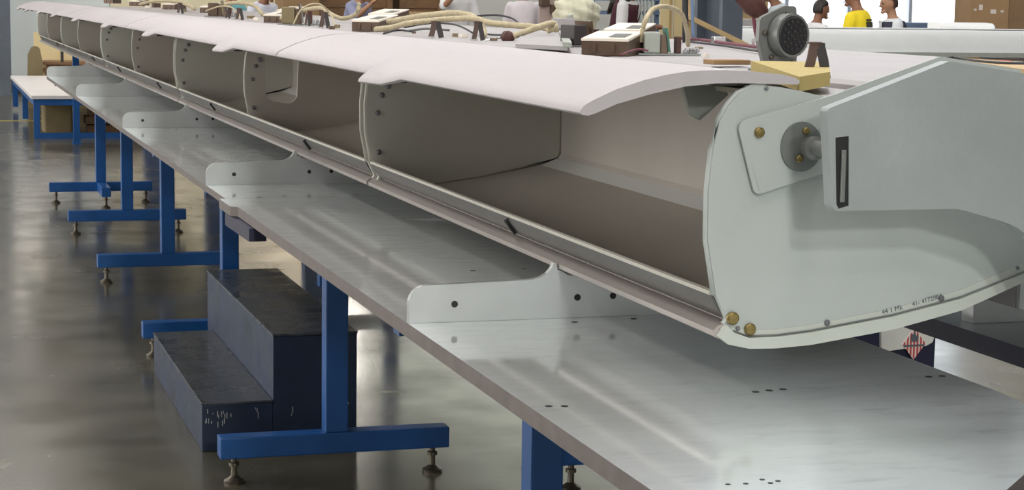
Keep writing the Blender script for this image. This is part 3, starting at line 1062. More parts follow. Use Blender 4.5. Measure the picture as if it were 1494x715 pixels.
# ------------------------------------------------------------------ things standing on the bins, near end
# yellow foam block with a bent strap
t = thing('foam_block', 'yellow foam block on the top of the nearest bin beside the brown strap', 'block', (1.36, 2.85, 1.30), 0, None, True)
b = NB()
p = [WZ(1126, 100, 1.318), WZ(1150, 128, 1.318), WZ(1204, 118, 1.318), WZ(1196, 100, 1.318)]
p = [(1.44, 3.25), (1.212, 2.562), (1.352, 2.748), (1.57, 3.2)]
ext(b, p, 1.3115, 1.333, 'z')
obj('block', b, M['yellowfoam'], t)
def bent_strap(u0, u1, v0, v1, lab, k=0, Y=None, z0=1.302):
    """flat strip bent into an upside-down V on the bin tops"""
    base = WZ((u0 + u1) / 2, v1, z0) if Y is None else W((u0 + u1) / 2, v1, Y)
    Yb = base.y
    s = Yb / F
    wd, h = (u1 - u0) * s, (v1 - v0) * s
    t = thing('strap_bracket', lab, 'bracket', base, 0, 'bent strap brackets on the bins')
    th = wd * .34
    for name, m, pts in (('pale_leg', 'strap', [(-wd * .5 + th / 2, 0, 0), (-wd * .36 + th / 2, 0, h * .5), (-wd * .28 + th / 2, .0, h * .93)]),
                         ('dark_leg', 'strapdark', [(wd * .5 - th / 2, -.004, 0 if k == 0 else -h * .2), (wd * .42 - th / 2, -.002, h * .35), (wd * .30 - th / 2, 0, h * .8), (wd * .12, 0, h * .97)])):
        b = NB()
        pp = spline(pts, 5)
        for a, c in zip(pp, pp[1:]):
            bar(b, a, c + (c - a) * .06, th, max(.003, th * .22), (0, 1, 0.001))
        obj(name, b, M[m], t, False, (0, 0, 0))
    b = box(NB(), -wd * .30, wd * .14, -.004, .012, h * .93, h, min(.002, h * .02))
    obj('bridge', b, M['strap'], t, False, (0, 0, 0))
    b = box(NB(), -wd * .62, -wd * .10, -.012, .004, 0, h * .07)
    obj('foot_clip', b, M['silver'], t, False, (0, 0, 0))
    return t


bent_strap(1168, 1214, 57, 106, 'large brown bent strap over the yellow foam block', 1, 2.95)
for u0, u1, v0, v1, lab in ((687, 708, 30, 59, 'bent strap beside the red brown plug on the bins'), (624, 648, 30, 55, 'bent strap between the hose and the pair of brown cases, mid row'),
                            (465, 482, 17, 41, 'bent strap left of the mid brown cases, the larger of two'), (444, 453, 20, 38, 'bent strap left of the mid brown cases, the smaller of two'),
                            (343, 356, 12, 29, 'bent strap further down the row, right one of two small ones'), (328, 336, 14, 27, 'bent strap further down the row, left one of two small ones'),
                            (258, 268, 4, 20, 'smallest bent strap near the far end of the bins')):
    bent_strap(u0, u1, v0, v1, lab)

# round multi-pin connector on a tilted grey plate
t = thing('connector_unit', 'large round black multi pin connector on a tilted grey plate', 'connector', (1.635, 3.55, 1.302), 0)
t.scale = (1.2, 1.2, 1.2)
TM = Matrix.Rotation(-.42, 4, 'Z') @ Matrix.Rotation(-.16, 4, 'Y')
b = NB()
out = roundpoly([(-.030, -.002, 0), (.036, .000, 0), (.042, .060, .004), (.032, .104, .006), (.006, .104, .008), (-.046, .084, .012), (-.048, .046, .006)], 4)
ext(b, out, .0, .008)
bmesh.ops.transform(b, matrix=Matrix.Rotation(.30, 4, 'Z'), verts=b.verts[:])
obj('plate', b, M['conngrey'], t, 30, (0, 0, .004))
b = NB()
lathe(b, [(.036, 0), (.036, -.022), (.032, -.022), (.0315, -.004)], (0, 0, 0), 24, 'y')
bmesh.ops.transform(b, matrix=Matrix.Translation((.006, -.001, .056)) @ Matrix.Rotation(.30, 4, 'Z'), verts=b.verts[:])
ring = obj('socket_ring', b, M['flange'], t, 30, (0, 0, .004))
b = NB()
lathe(b, [(.0312, -.0042), (.0312, -.0215), (.029, -.0235), (.002, -.0235)], (0, 0, 0), 24, 'y')
bmesh.ops.transform(b, matrix=Matrix.Translation((.006, -.001, .056)) @ Matrix.Rotation(.30, 4, 'Z'), verts=b.verts[:])
obj('socket_face', b, M['black'], t, 30, (0, 0, .004))
b = NB()
for r, n in ((.007, 4), (.015, 9), (.023, 14)):
    for k in range(n):
        a = 2 * math.pi * k / n
        tube(b, [(r * math.cos(a), -.0234, r * math.sin(a)), (r * math.cos(a), -.026, r * math.sin(a))], .0018, 5)
bmesh.ops.transform(b, matrix=Matrix.Translation((.006, -.001, .056)) @ Matrix.Rotation(.30, 4, 'Z'), verts=b.verts[:])
tag(obj('pins', b, M['pindark'], t, False, (0, 0, .004)), None, None, None, 'stuff')
for x, z in ((-.036, .060), (.028, .010), (-.020, .020), (.012, .090)):
    b = lathe(NB(), [(.0045, 0), (.0045, -.004), (.002, -.005)], (0, 0, 0), 8, 'y')
    bmesh.ops.transform(b, matrix=Matrix.Rotation(.30, 4, 'Z') @ Matrix.Translation((x, 0, z)), verts=b.verts[:])
    obj('screw', b, M['zinc'], t, False, (0, 0, .004))
obj('base_angle', box(NB(), -.035, .05, -.01, .05, 0, .004), M['conngrey'], t, False, (0, 0, 0))
CONN = t

# ------------------------------------------------------------------ cases, hoses and cables along the top of the bins
def steel_case(u, v, wpx, hpx, dpx, lab, rz=-.60, tilt=.10):
    p = WZ(u, v, 1.302)
    s = p.y / F
    wd, h, d = wpx * s * 1.12, hpx * s, dpx * .8
    t = thing('steel_case', lab, 'case', p, rz, 'brown steel cases on the bins')
    T = Matrix.Translation((0, 0, .0))
    b = NB()
    prof = [(0, 0), (d, 0), (d, h + d * tilt), (0, h)]
    ext(b, prof, -wd / 2, wd / 2, 'x')
    obj('body', b, M['brownbox'], t, False, (0, 0, 0))
    b = NB()
    ext(b, [(-.002, h - h * .12), (-.002, h + .001), (d, h + d * tilt + .001), (d, h + d * tilt - .002), (-.0005, h - h * .12)], -wd / 2 - .001, wd / 2 + .001, 'x')
    ext(b, [(0, h), (d, h + d * tilt), (d, h + d * tilt + .002), (0, h + .002)], -wd / 2, wd / 2, 'x')
    obj('top_cover', b, M['creamtop'], t, False, (0, 0, 0))
    b = NB()
    ext(b, [(d * .15, h + d * .15 * tilt + .0022), (d * .62, h + d * .62 * tilt + .0022), (d * .62, h + d * .62 * tilt + .003), (d * .15, h + d * .15 * tilt + .003)], wd * .02, wd * .38, 'x')
    obj('rating_plate', b, M['railgrey'], t, False, (0, 0, 0))
    for x in (-wd * .28, wd * .12):
        obj('side_lug', box(NB(), x, x + wd * .10, -.005, -.0003, h * .15, h * .7), M['brownbox'], t, False, (0, 0, 0))
    return t


cases = [(882, 81, 66, 25, .20, 'nearest brown steel case with cream top, on the bins'),
         (908, 63, 54, 20, .24, 'brown steel case with cream top just behind the nearest one'),
         (533, 46, 38, 16, .26, 'brown steel case with cream top in the mid row, front one of a pair'),
         (556, 36, 36, 16, .26, 'brown steel case with cream top in the mid row, rear one of a pair'),
         (398, 33, 26, 11, .26, 'brown steel case with cream top, third group from the front, left one'),
         (414, 25, 22, 10, .26, 'brown steel case with cream top, third group from the front, right one'),
         (302, 19, 20, 9, .26, 'small brown steel case in the fourth group from the front'),
         (246, 14, 17, 8, .26, 'small brown steel case in the fifth group from the front'),
         (196, 9, 15, 7, .26, 'small brown steel case in the sixth group from the front'),
         (158, 5, 13, 6, .26, 'small brown steel case in the seventh group, near the far end')]
for cse in cases:
    steel_case(*cse)


def cable(name, pts, rpx, m, lab, n=6, group=None, ribs=False, cat='hose', Z=None):
    """pts are (u, v, Y)"""
    P3 = [W(*p) if Z is None else WZ(p[0], p[1], Z) for p in pts]
    pp = spline(P3, n)
    s = sum(p[2] for p in pts) / len(pts) / F
    r = rpx * s
    rr = [r * (1.12 if (ribs and i % 2) else 1) for i in range(len(pp))]
    o = obj(name, tube(NB(), pp, rr, 8), M[m], None, 'all')
    tag(o, lab, cat, group)
    return o


# hoses from the brown cases
cable('corrugated_hose', [(566, 32, 7.4), (592, 27, 7.3), (625, 22, 7.2), (662, 19, 7.1), (690, 24, 7.0), (704, 40, 6.7), (706, 52, 6.4)], 4.2, 'hose', 'upper beige corrugated hose leaving the mid brown cases', 10, 'beige hoses on the bins', True)
cable('corrugated_hose', [(548, 43, 7.0), (572, 40, 6.9), (596, 34, 6.8), (640, 29, 6.8), (690, 27, 6.7), (720, 34, 6.6), (790, 40, 6.4), (812, 43, 6.3)], 4.2, 'hose', 'lower beige corrugated hose running behind the bent straps', 10, 'beige hoses on the bins', True)
cable('corrugated_hose', [(748, 53, 6.0), (770, 45, 6.1), (790, 38, 6.1), (806, 34, 6.2), (810, 40, 6.2), (798, 45, 6.2)], 4.6, 'hose', 'beige hose rising right from the red brown plug', 10, 'beige hoses on the bins', True)
cable('corrugated_hose', [(936, 62, 4.6), (938, 42, 4.6), (944, 25, 4.6), (955, 12, 4.7), (975, 10, 4.8), (994, 20, 4.9), (1002, 44, 5.0), (1004, 66, 5.1)], 3.6, 'hose', 'tall beige hose arching up beside the nearest case', 10, 'beige hoses on the bins', True)
cable('corrugated_hose', [(410, 27, 9.4), (430, 18, 9.3), (452, 13, 9.2), (470, 12, 9.1), (482, 20, 9.0), (500, 27, 8.9), (520, 20, 8.8), (524, 4, 8.8)], 3.0, 'hose', 'beige hose arching over the small bent straps', 10, 'beige hoses on the bins', True)
cable('corrugated_hose', [(306, 14, 12.4), (325, 7, 12.2), (345, 4, 12.1), (370, 8, 12.0), (384, 22, 11.8)], 2.6, 'hose', 'thin beige hose in the fourth group from the front', 10, 'beige hoses on the bins', True)
cable('corrugated_hose', [(205, 6, 16), (230, 1, 15.5), (262, 3, 15), (284, 13, 14)], 2.4, 'hose', 'thin beige hose near the far end of the bins', 10, 'beige hoses on the bins', True)
# thin black and silver leads by the red brown plug
cable('thin_lead', [(712, 50, 6.15), (722, 51, 6.1), (733, 51, 6.05)], 1.5, 'cable', 'short black lead into the red brown plug, upper one', 6, 'leads by the plug', cat='cable')
cable('thin_lead', [(704, 60, 6.0), (718, 57, 6.0), (733, 55, 6.05)], 1.3, 'silver', 'short silver lead into the red brown plug', 6, 'leads by the plug', cat='cable')
for pts, r, m, lab in (([(590, 40, 6.9), (628, 34, 6.8), (664, 36, 6.6), (690, 48, 6.3)], 1.4, 'cable', 'thin black lead sagging between the two bent straps of the mid row'),
                       ([(690, 24, 7.1), (722, 22, 7.0), (745, 26, 6.9), (757, 34, 6.8)], 1.5, 'cable', 'thin black lead curving down behind the red brown plug'),
                       ([(596, 45, 6.7), (622, 42, 6.6), (655, 44, 6.5)], 1.8, 'railgrey', 'grey lead lying under the lower beige hose'),
                       ([(428, 36, 8.6), (438, 16, 8.6), (454, 6, 8.6), (470, 8, 8.6), (484, 24, 8.6), (490, 44, 8.0)], 1.3, 'hose', 'thin beige tube arching over the small bent straps'),
                       ([(300, 16, 11.6), (322, 9, 11.4), (340, 12, 11.2), (352, 28, 10.6)], 1.2, 'hose', 'thin beige tube beside the fourth case group'),
                       ([(905, 80, 3.9), (930, 72, 4.0), (946, 74, 4.0)], 1.6, 'redcable', 'short dark red lead between the nearest case and the relay pack'),
                       ([(772, 46, 6.6), (800, 41, 6.7), (832, 44, 6.6), (858, 40, 6.6)], 1.6, 'railgrey', 'grey lead passing behind the white module'),
                       ([(560, 49, 6.6), (580, 44, 6.7), (600, 46, 6.6)], 1.5, 'cable', 'short black lead from the foot of the mid brown cases')):
    cable('thin_lead', pts, r, m, lab, 6, 'leads among the hoses', cat='cable')
p = W(741, 54, 6.02)
b = NB()
s = 6.02 / F
lathe(b, [(2 * s, -11 * s), (8 * s, -10 * s), (9.5 * s, -4 * s), (9 * s, 3 * s), (10 * s, 6 * s), (8 * s, 10 * s), (3 * s, 11 * s)], p, 12, 'y')
for v in b.verts:
    v.co += Vector((R.uniform(-1, 1), R.uniform(-1, 1), R.uniform(-1, 1))) * s * .9
tag(obj('round_plug', b, M['redbrown'], None, 'all'), 'knobbly red brown plug between hoses on the bins', 'plug')
b = box(NB(), p.x - .012, p.x + .012, p.y - .012, p.y + .012, 1.300, p.z - 8 * s)
# grey cover panel lying on the rear bins
t = thing('cover_panel', 'flat pale grey cover panel lying left of the dark relay pack', 'panel', WZ(790, 66, 1.305))
q = [WZ(752, 70, 1.306), WZ(828, 74, 1.306), WZ(818, 49, 1.306), WZ(764, 47, 1.306)]
c0 = t.location
b = ext(NB(), [(v.x - c0.x, v.y - c0.y) for v in q], .001, .012, 'z')
obj('sheet', b, M['shell_top'], t, False, (0, 0, 0))
b = NB()
bar(b, (q[1].x - c0.x, q[1].y - c0.y, .016), (q[2].x - c0.x, q[2].y - c0.y, .016), .022, .012)
obj('edge_channel', b, M['greybox'], t, False, (0, 0, 0))


# relay packs: grey-green module with board, brown block and terminal pins
def relay_pack(u, v, sc, lab, rz=-.25, ms=('greybox', 'pcb')):
    p = WZ(u, v, 1.303)
    t = thing('relay_pack', lab, 'module', p, rz, 'relay packs on the bins')
    k = sc
    T = Matrix.Rotation(.22, 4, 'X')
    b = box(NB(), -.045 * k, .0 * k, -.02 * k, .05 * k, .004, .062 * k, .004 * k, None)
    obj('grey_case', b, M[ms[0]], t, False, (0, 0, 0))
    obj('brown_block', box(NB(), .001 * k, .022 * k, -.012 * k, .05 * k, .004, .056 * k, .002 * k), M['brownbox'], t, False, (0, 0, 0))
    b = box(NB(), .024 * k, .030 * k, -.02 * k, .06 * k, .004, .070 * k, 0, Matrix.Rotation(-.15, 4, 'Y'))
    obj('circuit_board', b, M[ms[1]], t, False, (0, 0, 0))
    obj('red_block', box(NB(), .045 * k, .06 * k, 0, .05 * k, .004, .05 * k, .002 * k), M['redbrown'], t, False, (0, 0, 0))
    obj('base_rail', box(NB(), -.06 * k, .11 * k, -.03 * k, .065 * k, 0, .004), M['flange'], t, False, (0, 0, 0))
    for i in range(4):
        b = tube(NB(), [(.065 * k + .012 * k * i, -.02 * k + .015 * k * i, .004), (.072 * k + .012 * k * i, -.03 * k + .015 * k * i, .018 * k)], .005 * k, 6)
        obj('terminal', b, M['silver'], t, False, (0, 0, 0))
    return t


relay_pack(962, 80, .92, 'grey green relay pack with a green board right of the nearest case')
relay_pack(850, 68, 1.0, 'dark brown relay pack behind the nearest case', .3, ('strapdark', 'brownbox'))
relay_pack(430, 36, 1.3, 'small olive relay pack right of the third case group', -.25, ('olive', 'brownbox'))
relay_pack(318, 24, 1.3, 'small brown relay pack between the fourth and third case groups', -.25, ('brownbox', 'olive'))
# white box with a knob
t = thing('white_module', 'white grey module with a small knob, left of the relay pack', 'module', WZ(826, 51, 1.304))
k = t.location.y / F
obj('case', box(NB(), -14 * k, 14 * k, 0, .08, 0, 25 * k, .003), M['shell_top'], t, False, (0, 0, 0))
obj('knob', lathe(NB(), [(5 * k, 0), (5 * k, 5 * k), (3 * k, 7 * k)], (8 * k, .02, 25 * k), 10), M['greybox'], t, 40, (0, 0, 0))
# dark red cable bundle along the rear bins with plugs
cable('cable_bundle', [(985, 55, 6.6), (1020, 58, 6.4), (1060, 63, 6.0), (1100, 68, 5.7), (1116, 70, 5.5)], 2.4, 'redcable', 'dark red cable bundle lying behind the connector', 6, None, cat='cable', Z=1.314)
cable('cable_bundle', [(1000, 60, 6.5), (1050, 66, 6.1), (1110, 75, 5.5)], 1.6, 'cable', 'thin black cable beside the dark red bundle', 6, None, cat='cable', Z=1.312)
for i, (u, v, lab) in enumerate(((1048, 62, 'small silver clip on the dark red bundle, left one'), (1108, 66, 'small silver clip on the dark red bundle, right one'))):
    q = WZ(u, v + 4, 1.303)
    tag(obj('cable_clip', box(NB(), q.x - .02, q.x + .02, q.y - .015, q.y + .015, 1.304, 1.330, .003), M['silver']), lab, 'clip', 'clips on the cable bundle')
q = WZ(1062, 95, 1.304)
tag(obj('foam_pad', box(NB(), q.x - .045, q.x + .04, q.y - .03, q.y + .03, 1.3055, 1.316, .002), M['card']), 'small flat tan foam pad on the rear bin top', 'pad')
# red brown hanging plug with cables, behind the connector
t = thing('hanging_plug', 'red brown boot on looping dark cables behind the connector plate', 'plug', WZ(1110, 66, 1.303))
c0 = t.location
Yc = c0.y
def L(u, v):
    return W(u, v, Yc) - c0
b = NB()
tube(b, [L(1070, -22), L(1084, -8), L(1096, 4), L(1108, 12), L(1117, 18)], [.012, .030, .036, .032, .012], 10)
for v in b.verts:
    v.co += Vector((R.uniform(-1, 1), R.uniform(-1, 1), R.uniform(-1, 1))) * .007
obj('boot', b, M['redbrown'], t, 'all', (0, 0, 0))
obj('cable', tube(NB(), spline([L(1108, 10), L(1120, 20), L(1127, 34), L(1122, 50), L(1108, 62), Vector((0, 0, .002))], 6), .006, 7), M['cable'], t, 'all', (0, 0, 0))
obj('cable', tube(NB(), spline([L(1098, 8), L(1100, 30), L(1103, 50), L(1106, 60), Vector((-.01, 0, .002))], 6), .006, 7), M['redcable'], t, 'all', (0, 0, 0))
# cable dropping from the ceiling
q = WZ(1000, 62, 1.303)
o = obj('drop_cable', tube(NB(), spline([(q.x, q.y, 1.303), (q.x - .01, q.y, 1.6), (q.x - .03, q.y, 2.3), (q.x - 1.2, q.y, 5), (q.x - 1.3, q.y, HZ)], 6), .011, 8), M['cable'], None, 'all')
tag(o, 'thick black cable dropping straight from the ceiling onto the rear bins', 'cable')
o = obj('drop_cable', tube(NB(), spline([(q.x + .035, q.y + .02, 1.303), (q.x + .025, q.y + .03, 1.6), (q.x - .0, q.y + .03, 2.3), (q.x - 1.2, q.y + .06, 5), (q.x - 1.3, q.y + .06, HZ)], 6), .006, 8), M['rack'], None, 'all')
tag(o, 'thin blue grey cable dropping from the ceiling beside the black one', 'cable')
# plugs and cables beyond the end fixture, on the rear bins
Yp = 4.55
cable('rear_lead', [(1372, 89, 4.7), (1386, 84, 4.7), (1400, 85, 4.6), (1425, 89, 4.6), (1460, 92, 4.5), (1500, 93, 4.5)], 2.2, 'cable', 'black lead arching over the rear bins beyond the fixture', 6, 'leads beyond the end fixture', cat='cable', Z=1.316)
cable('rear_lead', [(1430, 84, 4.8), (1450, 85, 4.8), (1500, 86, 4.8)], 1.4, 'cable', 'thin dark lead behind the red plug', 6, 'leads beyond the end fixture', cat='cable', Z=1.312)
for u, v, wpx, hpx, m, lab in ((1420, 89, 9, 6, 'yellowspot', 'small yellow plug on the black lead'), (1464, 92, 9, 9, 'redspot', 'small red plug on the black lead'), (1481, 96, 11, 15, 'silver', 'pale blue clip standing beside the red plug')):
    q = W(u, v, 4.5)
    s = 4.5 / F
    tag(obj('lead_plug', box(NB(), q.x - wpx * s / 2, q.x + wpx * s / 2, q.y - .03, q.y + .01, min(1.3, q.z - hpx * s / 2), q.z + hpx * s / 2, .002), M[m]), lab, 'plug')
b = NB()
q = [WZ(1408, 96, 1.303), WZ(1500, 110, 1.303), WZ(1505, 99, 1.303), WZ(1412, 92, 1.303)]
ext(b, [(v.x, v.y) for v in q], 1.3035, 1.314, 'z')
tag(obj('wooden_board', b, M['tanwood']), 'pale tan board lying on the rear bins at the right edge', 'board')

# clutter far down the row: small clips and blocks between the cases
names = [('pale_clip', 'creamtop', 'clip'), ('dark_block', 'brownbox', 'block'), ('olive_block', 'olive', 'block')]
spots = [(216, 12), (228, 11), (268, 17), (280, 15), (330, 25), (366, 27), (374, 30), (484, 43), (492, 41), (590, 47), (604, 49), (664, 54), (676, 55), (720, 60), (802, 66), (1000, 80), (1014, 76), (1020, 72), (1030, 84)]
prox = [(158, 'the seventh case group'), (196, 'the sixth case group'), (246, 'the fifth case group'), (302, 'the fourth case group'), (400, 'the third case group'), (540, 'the mid row pair of cases'), (690, 'the bent strap near the red brown plug'), (790, 'the grey cover panel'), (962, 'the front relay pack')]
cnt = {}
for i, (u, v) in enumerate(spots):
    nm, m, ct = names[i % 3]
    q = WZ(u, v, 1.303)
    s = q.y / F
    wd, h = R.uniform(3, 6) * s, R.uniform(3, 7) * s
    near = min(prox, key=lambda z: abs(z[0] - u))[1]
    key = (nm, near)
    cnt[key] = cnt.get(key, 0) + 1
    o = obj(nm, box(NB(), -wd, wd, -wd * .8, wd * .8, 0, h, wd * .15), M[m], None, False, (q.x, q.y, 1.3035))
    o.rotation_euler.z = R.uniform(-.6, .6)
    side = 'left of' if u < min(prox, key=lambda z: abs(z[0] - u))[0] else 'right of'
    tag(o, 'little %s %s %s%s' % (nm.replace('_', ' '), side, near, '' if cnt[key] == 1 else ', nearer the camera'), ct, 'small clutter on the bin tops')

# ------------------------------------------------------------------ step stool under the table
t = thing('step_stool', 'dark blue two step wooden stool under the table', 'stool', (1.07, 7.1, 0), 0, None, True)
y0, y1 = 6.02, 7.35
obj('lower_step', box(NB(), .822, 1.048, y0, y1, 0, .150, .003), M['stepblue'], t)
obj('lower_tread', box(NB(), .820, 1.047, y0 - .004, y1, .1505, .158, .002), M['stepworn'], t)
obj('upper_step', box(NB(), 1.0485, 1.321, y0, 7.5, 0, .362, .003), M['stepblue'], t)
obj('upper_tread', box(NB(), 1.046, 1.323, y0 - .004, 7.5, .3625, .370, .002), M['stepworn'], t)
b = NB()
for i in range(26):
    x = R.uniform(.83, .915) if i < 18 else R.uniform(.95, 1.3)
    z = R.uniform(.095, .145) if i < 18 else R.uniform(.10, .14)
    h = R.uniform(.004, .022)
    box(b, x, x + .0016, y0 - .0006, y0 + .001, z - h, z)
tag(obj('paint_chip', b, M['bagwhite'], t), 'pale chips scratched out of the stool end', None, None, 'stuff')

# ------------------------------------------------------------------ hazard carton behind the tables
Yh = 6.0
t = thing('hazard_carton', 'dark navy carton with a white bag and red striped hazard diamond', 'carton', (W(1320, 500, Yh).x, Yh, 0), 0)
c0 = t.location
def H(u, v):
    return W(u, v, Yh) - c0
ztop = H(1330, 480).z
obj('carton', box(NB(), H(1238, 500).x, H(1369, 500).x, .02, .36, 0, ztop, .004), M['navy'], t, False, (0, 0, 0))
b = NB()
q = [H(1287, 508), H(1294, 513), H(1314, 510), H(1352, 505), H(1361, 500), H(1372, 474), H(1366, 458), H(1286, 458)]
ext(b, [(v.x, v.z) for v in q], .004, .0195)
obj('bag_front', b, M['bagwhite'], t, False, (0, 0, 0))
b = box(NB(), q[7].x, q[5].x - .005, .0199, .30, ztop + .0005, q[6].z, .012)
obj('bag_top', b, M['bagwhite'], t, False, (0, 0, 0))
# hazard diamond: white square on its corner, seven red stripes, flame
ctr = H(1334, 502)
ha = .045
b = NB()
ext(b, [(ctr.x - ha, ctr.z), (ctr.x, ctr.z - ha * 1.25), (ctr.x + ha, ctr.z), (ctr.x, ctr.z + ha * 1.25)], .0015, .004)
dm = obj('hazard_diamond', b, M['hazwhite'], t, False, (0, 0, 0))
tag(dm, 'red and white striped hazard diamond')
for i in range(7):
    x = -ha + ha * 2 * (i + .5) / 7
    hw = ha / 7 * .55
    hh = lambda xx: max(0, (1 - abs(xx) / ha)) * ha * 1.25
    b = NB()
    pr = [(ctr.x + x - hw, ctr.z - hh(x - hw)), (ctr.x + x + hw, ctr.z - hh(x + hw)), (ctr.x + x + hw, ctr.z + hh(x + hw)), (ctr.x + x - hw, ctr.z + hh(x - hw))]
    ext(b, pr, .0008, .0015)
    sub('stripe', b, M['red'], dm)
b = NB()
fl = [(-.012, .008), (.012, .008), (.016, .022), (.010, .034), (.006, .028), (.001, .048), (-.006, .034), (-.010, .038), (-.015, .022)]
ext(b, [(ctr.x + x, ctr.z + z) for x, z in fl], .0002, .0008)
sub('flame_mark', b, M['ink'], dm)
b = NB()
box(b, ctr.x - .040, ctr.x + .040, .0003, .0008, ctr.z - .009, ctr.z - .002)
sub('text_bar', b, M['ink'], dm)

# ------------------------------------------------------------------ far left: low blue platform and things behind it
t = thing('low_platform', 'low white topped platform on a blue frame at the far left', 'platform', (1.6, 21.5, 0), 0, None, True)
px0, px1, py0, py1 = 1.045, 2.6, 19.6, 24.2
obj('deck', box(NB(), px0 - .02, px1, py0 - .02, py1, .385, .42, .004), M['white'], t)
f = obj('frame', box(NB(), px0, px1, py0, py0 + .05, .325, .385), M['blue'], t)
b = box(NB(), px0, px0 + .05, py0 + .05, py1 - .05, .325, .385)
sub('side_rail', b, M['blue'], f).location = (0, 0, 0)
obj('bottom_rail', box(NB(), px0, px1, py0, py0 + .05, .0, .05), M['blue'], t)
for x, y in ((px0, py0), (2.1, py0), (px0, py1 - .1), (1.7, py1 - .1), (px0, 21.8)):
    obj('leg', box(NB(), x, x + .06, y + .001, y + .049, .0505, .3249), M['blue'], t)
tag(obj('dark_bin', box(NB(), 1.18, 1.46, 20.2, 20.7, 0, .30, .02), M['olive']), 'dark olive tub stored under the low platform', 'tub')
for i, (x, z, m, lab) in enumerate(((1.62, 0, 'wood', 'brown timber lying lowest under the platform'), (1.6, .09, 'carddark', 'brown board stacked on timber under the platform'), (1.64, .17, 'wood', 'topmost brown timber under the platform'))):
    tag(obj('timber', box(NB(), x, x + .75, 20.3, 20.6, z + .0005, z + .078, .004), M[m]), lab, 'timber', 'timbers under the low platform')
# brown curved rack with a lit cream back
t = thing('curved_rack', 'olive brown rack with a curved side and cream back, behind the platform', 'rack', (1.5, 25.0, 0), 0, None, True)
Yr = 25.0
a, c, e, g = W(36, 72, Yr), W(56, 68, Yr), W(58, 115, Yr), W(125, 88, Yr)
b = NB()
pr = roundpoly([(a.x, 0, 0), (a.x + .02, a.z - .05, 0), (a.x + .07, c.z + .02, .05), (c.x - .01, c.z + .01, .05), (c.x + .03, c.z - .2, 0), (c.x + .03, 0, 0)], 5)
ext(b, pr, Yr - .4, Yr - .3)
obj('curved_side', b, M['olive'], t)
obj('back', box(NB(), c.x - .04, c.x + .9, Yr + .3, Yr + .34, 0, W(60, 48, Yr).z), M['cream'], t)
for v in (89, 100, 112, 124):
    zz = W(90, v, Yr).z
    obj('shelf', box(NB(), c.x + .031, c.x + .9, Yr - .35, Yr + .29, zz - .035, zz), M['wood'], t)
obj('upright', box(NB(), W(86, 80, Yr).x, W(90, 80, Yr).x, Yr - .34, Yr - .30, W(90, 89, Yr).z, W(90, 66, Yr).z), M['dark'], t)
for v, lab in ((94, 'brown carton on the upper shelf of the curved rack'), (106, 'brown carton on the middle shelf of the curved rack'), (118, 'brown carton on the lower shelf of the curved rack')):
    zz = W(90, v + 6, Yr).z
    tag(obj('rack_carton', box(NB(), c.x + .08, c.x + .75, Yr - .3, Yr + .2, zz + .0005, zz + .055, .003), M['card']), lab, 'carton', 'cartons on the curved rack')

# ------------------------------------------------------------------ far background across the hall
# long white bench with a white panel along it
Yb = 16.0
t = thing('white_bench', 'long white bench running across behind the bins', 'bench', (8.5, Yb, 0), 0, None, True)
xa, xb = W(1078, 60, Yb).x, W(1560, 60, Yb).x
zt, zb = W(1300, 42, Yb).z, W(1300, 76, Yb).z
b = NB()
pf = [(Yb + .55, zt - .005), (Yb + .02, zt), (Yb - .02, zt - .012), (Yb - .03, zt - .06), (Yb, zb), (Yb + .55, zb)]
ext(b, pf, xa, xb, 'x')
obj('panel', b, M['whitepanel'], t, 30)
obj('top_edge', box(NB(), xa, xb, Yb - .012, Yb + .02, zt + .0005, zt + .010), M['whitepanel'], t)
obj('under_rail', box(NB(), xa, xb, Yb - .02, Yb + .5, zb - .04, zb - .0005), M['greybox'], t)
for x in (xa + .1, (xa + xb) / 2, xb - .2):
    obj('trestle', box(NB(), x, x + .08, Yb + .05, Yb + .45, 0, zb - .0405), M['blue'], t)
# bright sheets of paper taped to the bench top
for i, (u0, u1) in enumerate(((1249, 1292), (1374, 1402))):
    tag(obj('paper_sheet', box(NB(), W(u0, 44, Yb).x, W(u1, 44, Yb).x, Yb + .06, Yb + .3, zt + .0005, zt + .004), M['white']),
        'white paper sheet on the bench, %s' % ('left one by the yellow shirt' if i == 0 else 'right one before the cardboard box'), 'paper', 'paper on the white bench')
# white part on the bench and the large cardboard box
t = thing('white_part', 'long white part with dark hollow end lying on the white bench', 'part', (W(1410, 40, Yb + .25).x, Yb + .25, zt), 0)
x0, x1 = -.32, .24
obj('body', ext(NB(), [(-.1, .003), (.16, .003), (.16, .05), (.08, .062), (-.06, .055), (-.1, .03)], x0, x1, 'x'), M['whitepanel'], t, 30, (0, 0, 0))
obj('end_cap', ext(NB(), [(-.09, .006), (.15, .006), (.15, .046), (-.05, .05)], x1 + .0005, x1 + .02, 'x'), M['rack'], t, False, (0, 0, 0))
t = thing('cardboard_box', 'big brown cardboard box with white stickers standing behind the bench', 'box', (W(1444, 20, 19).x, 19, 0), -.25)
obj('carton', box(NB(), -.27, .15, -.2, .45, 0, 1.9, .005), M['card'], t, False, (0, 0, 0))
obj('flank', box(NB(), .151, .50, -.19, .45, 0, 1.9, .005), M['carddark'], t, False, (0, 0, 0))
for x, z, wd, h in ((-.18, 1.38, .04, .06), (-.05, 1.345, .06, .045), (.06, 1.36, .035, .022), (-.235, 1.375, .03, .02)):
    b = NB()
    box(b, x, x + wd, -.2025, -.2002, z, z + h, .0008)
    obj('sticker', b, M['hazwhite'], t, False, (0, 0, 0))
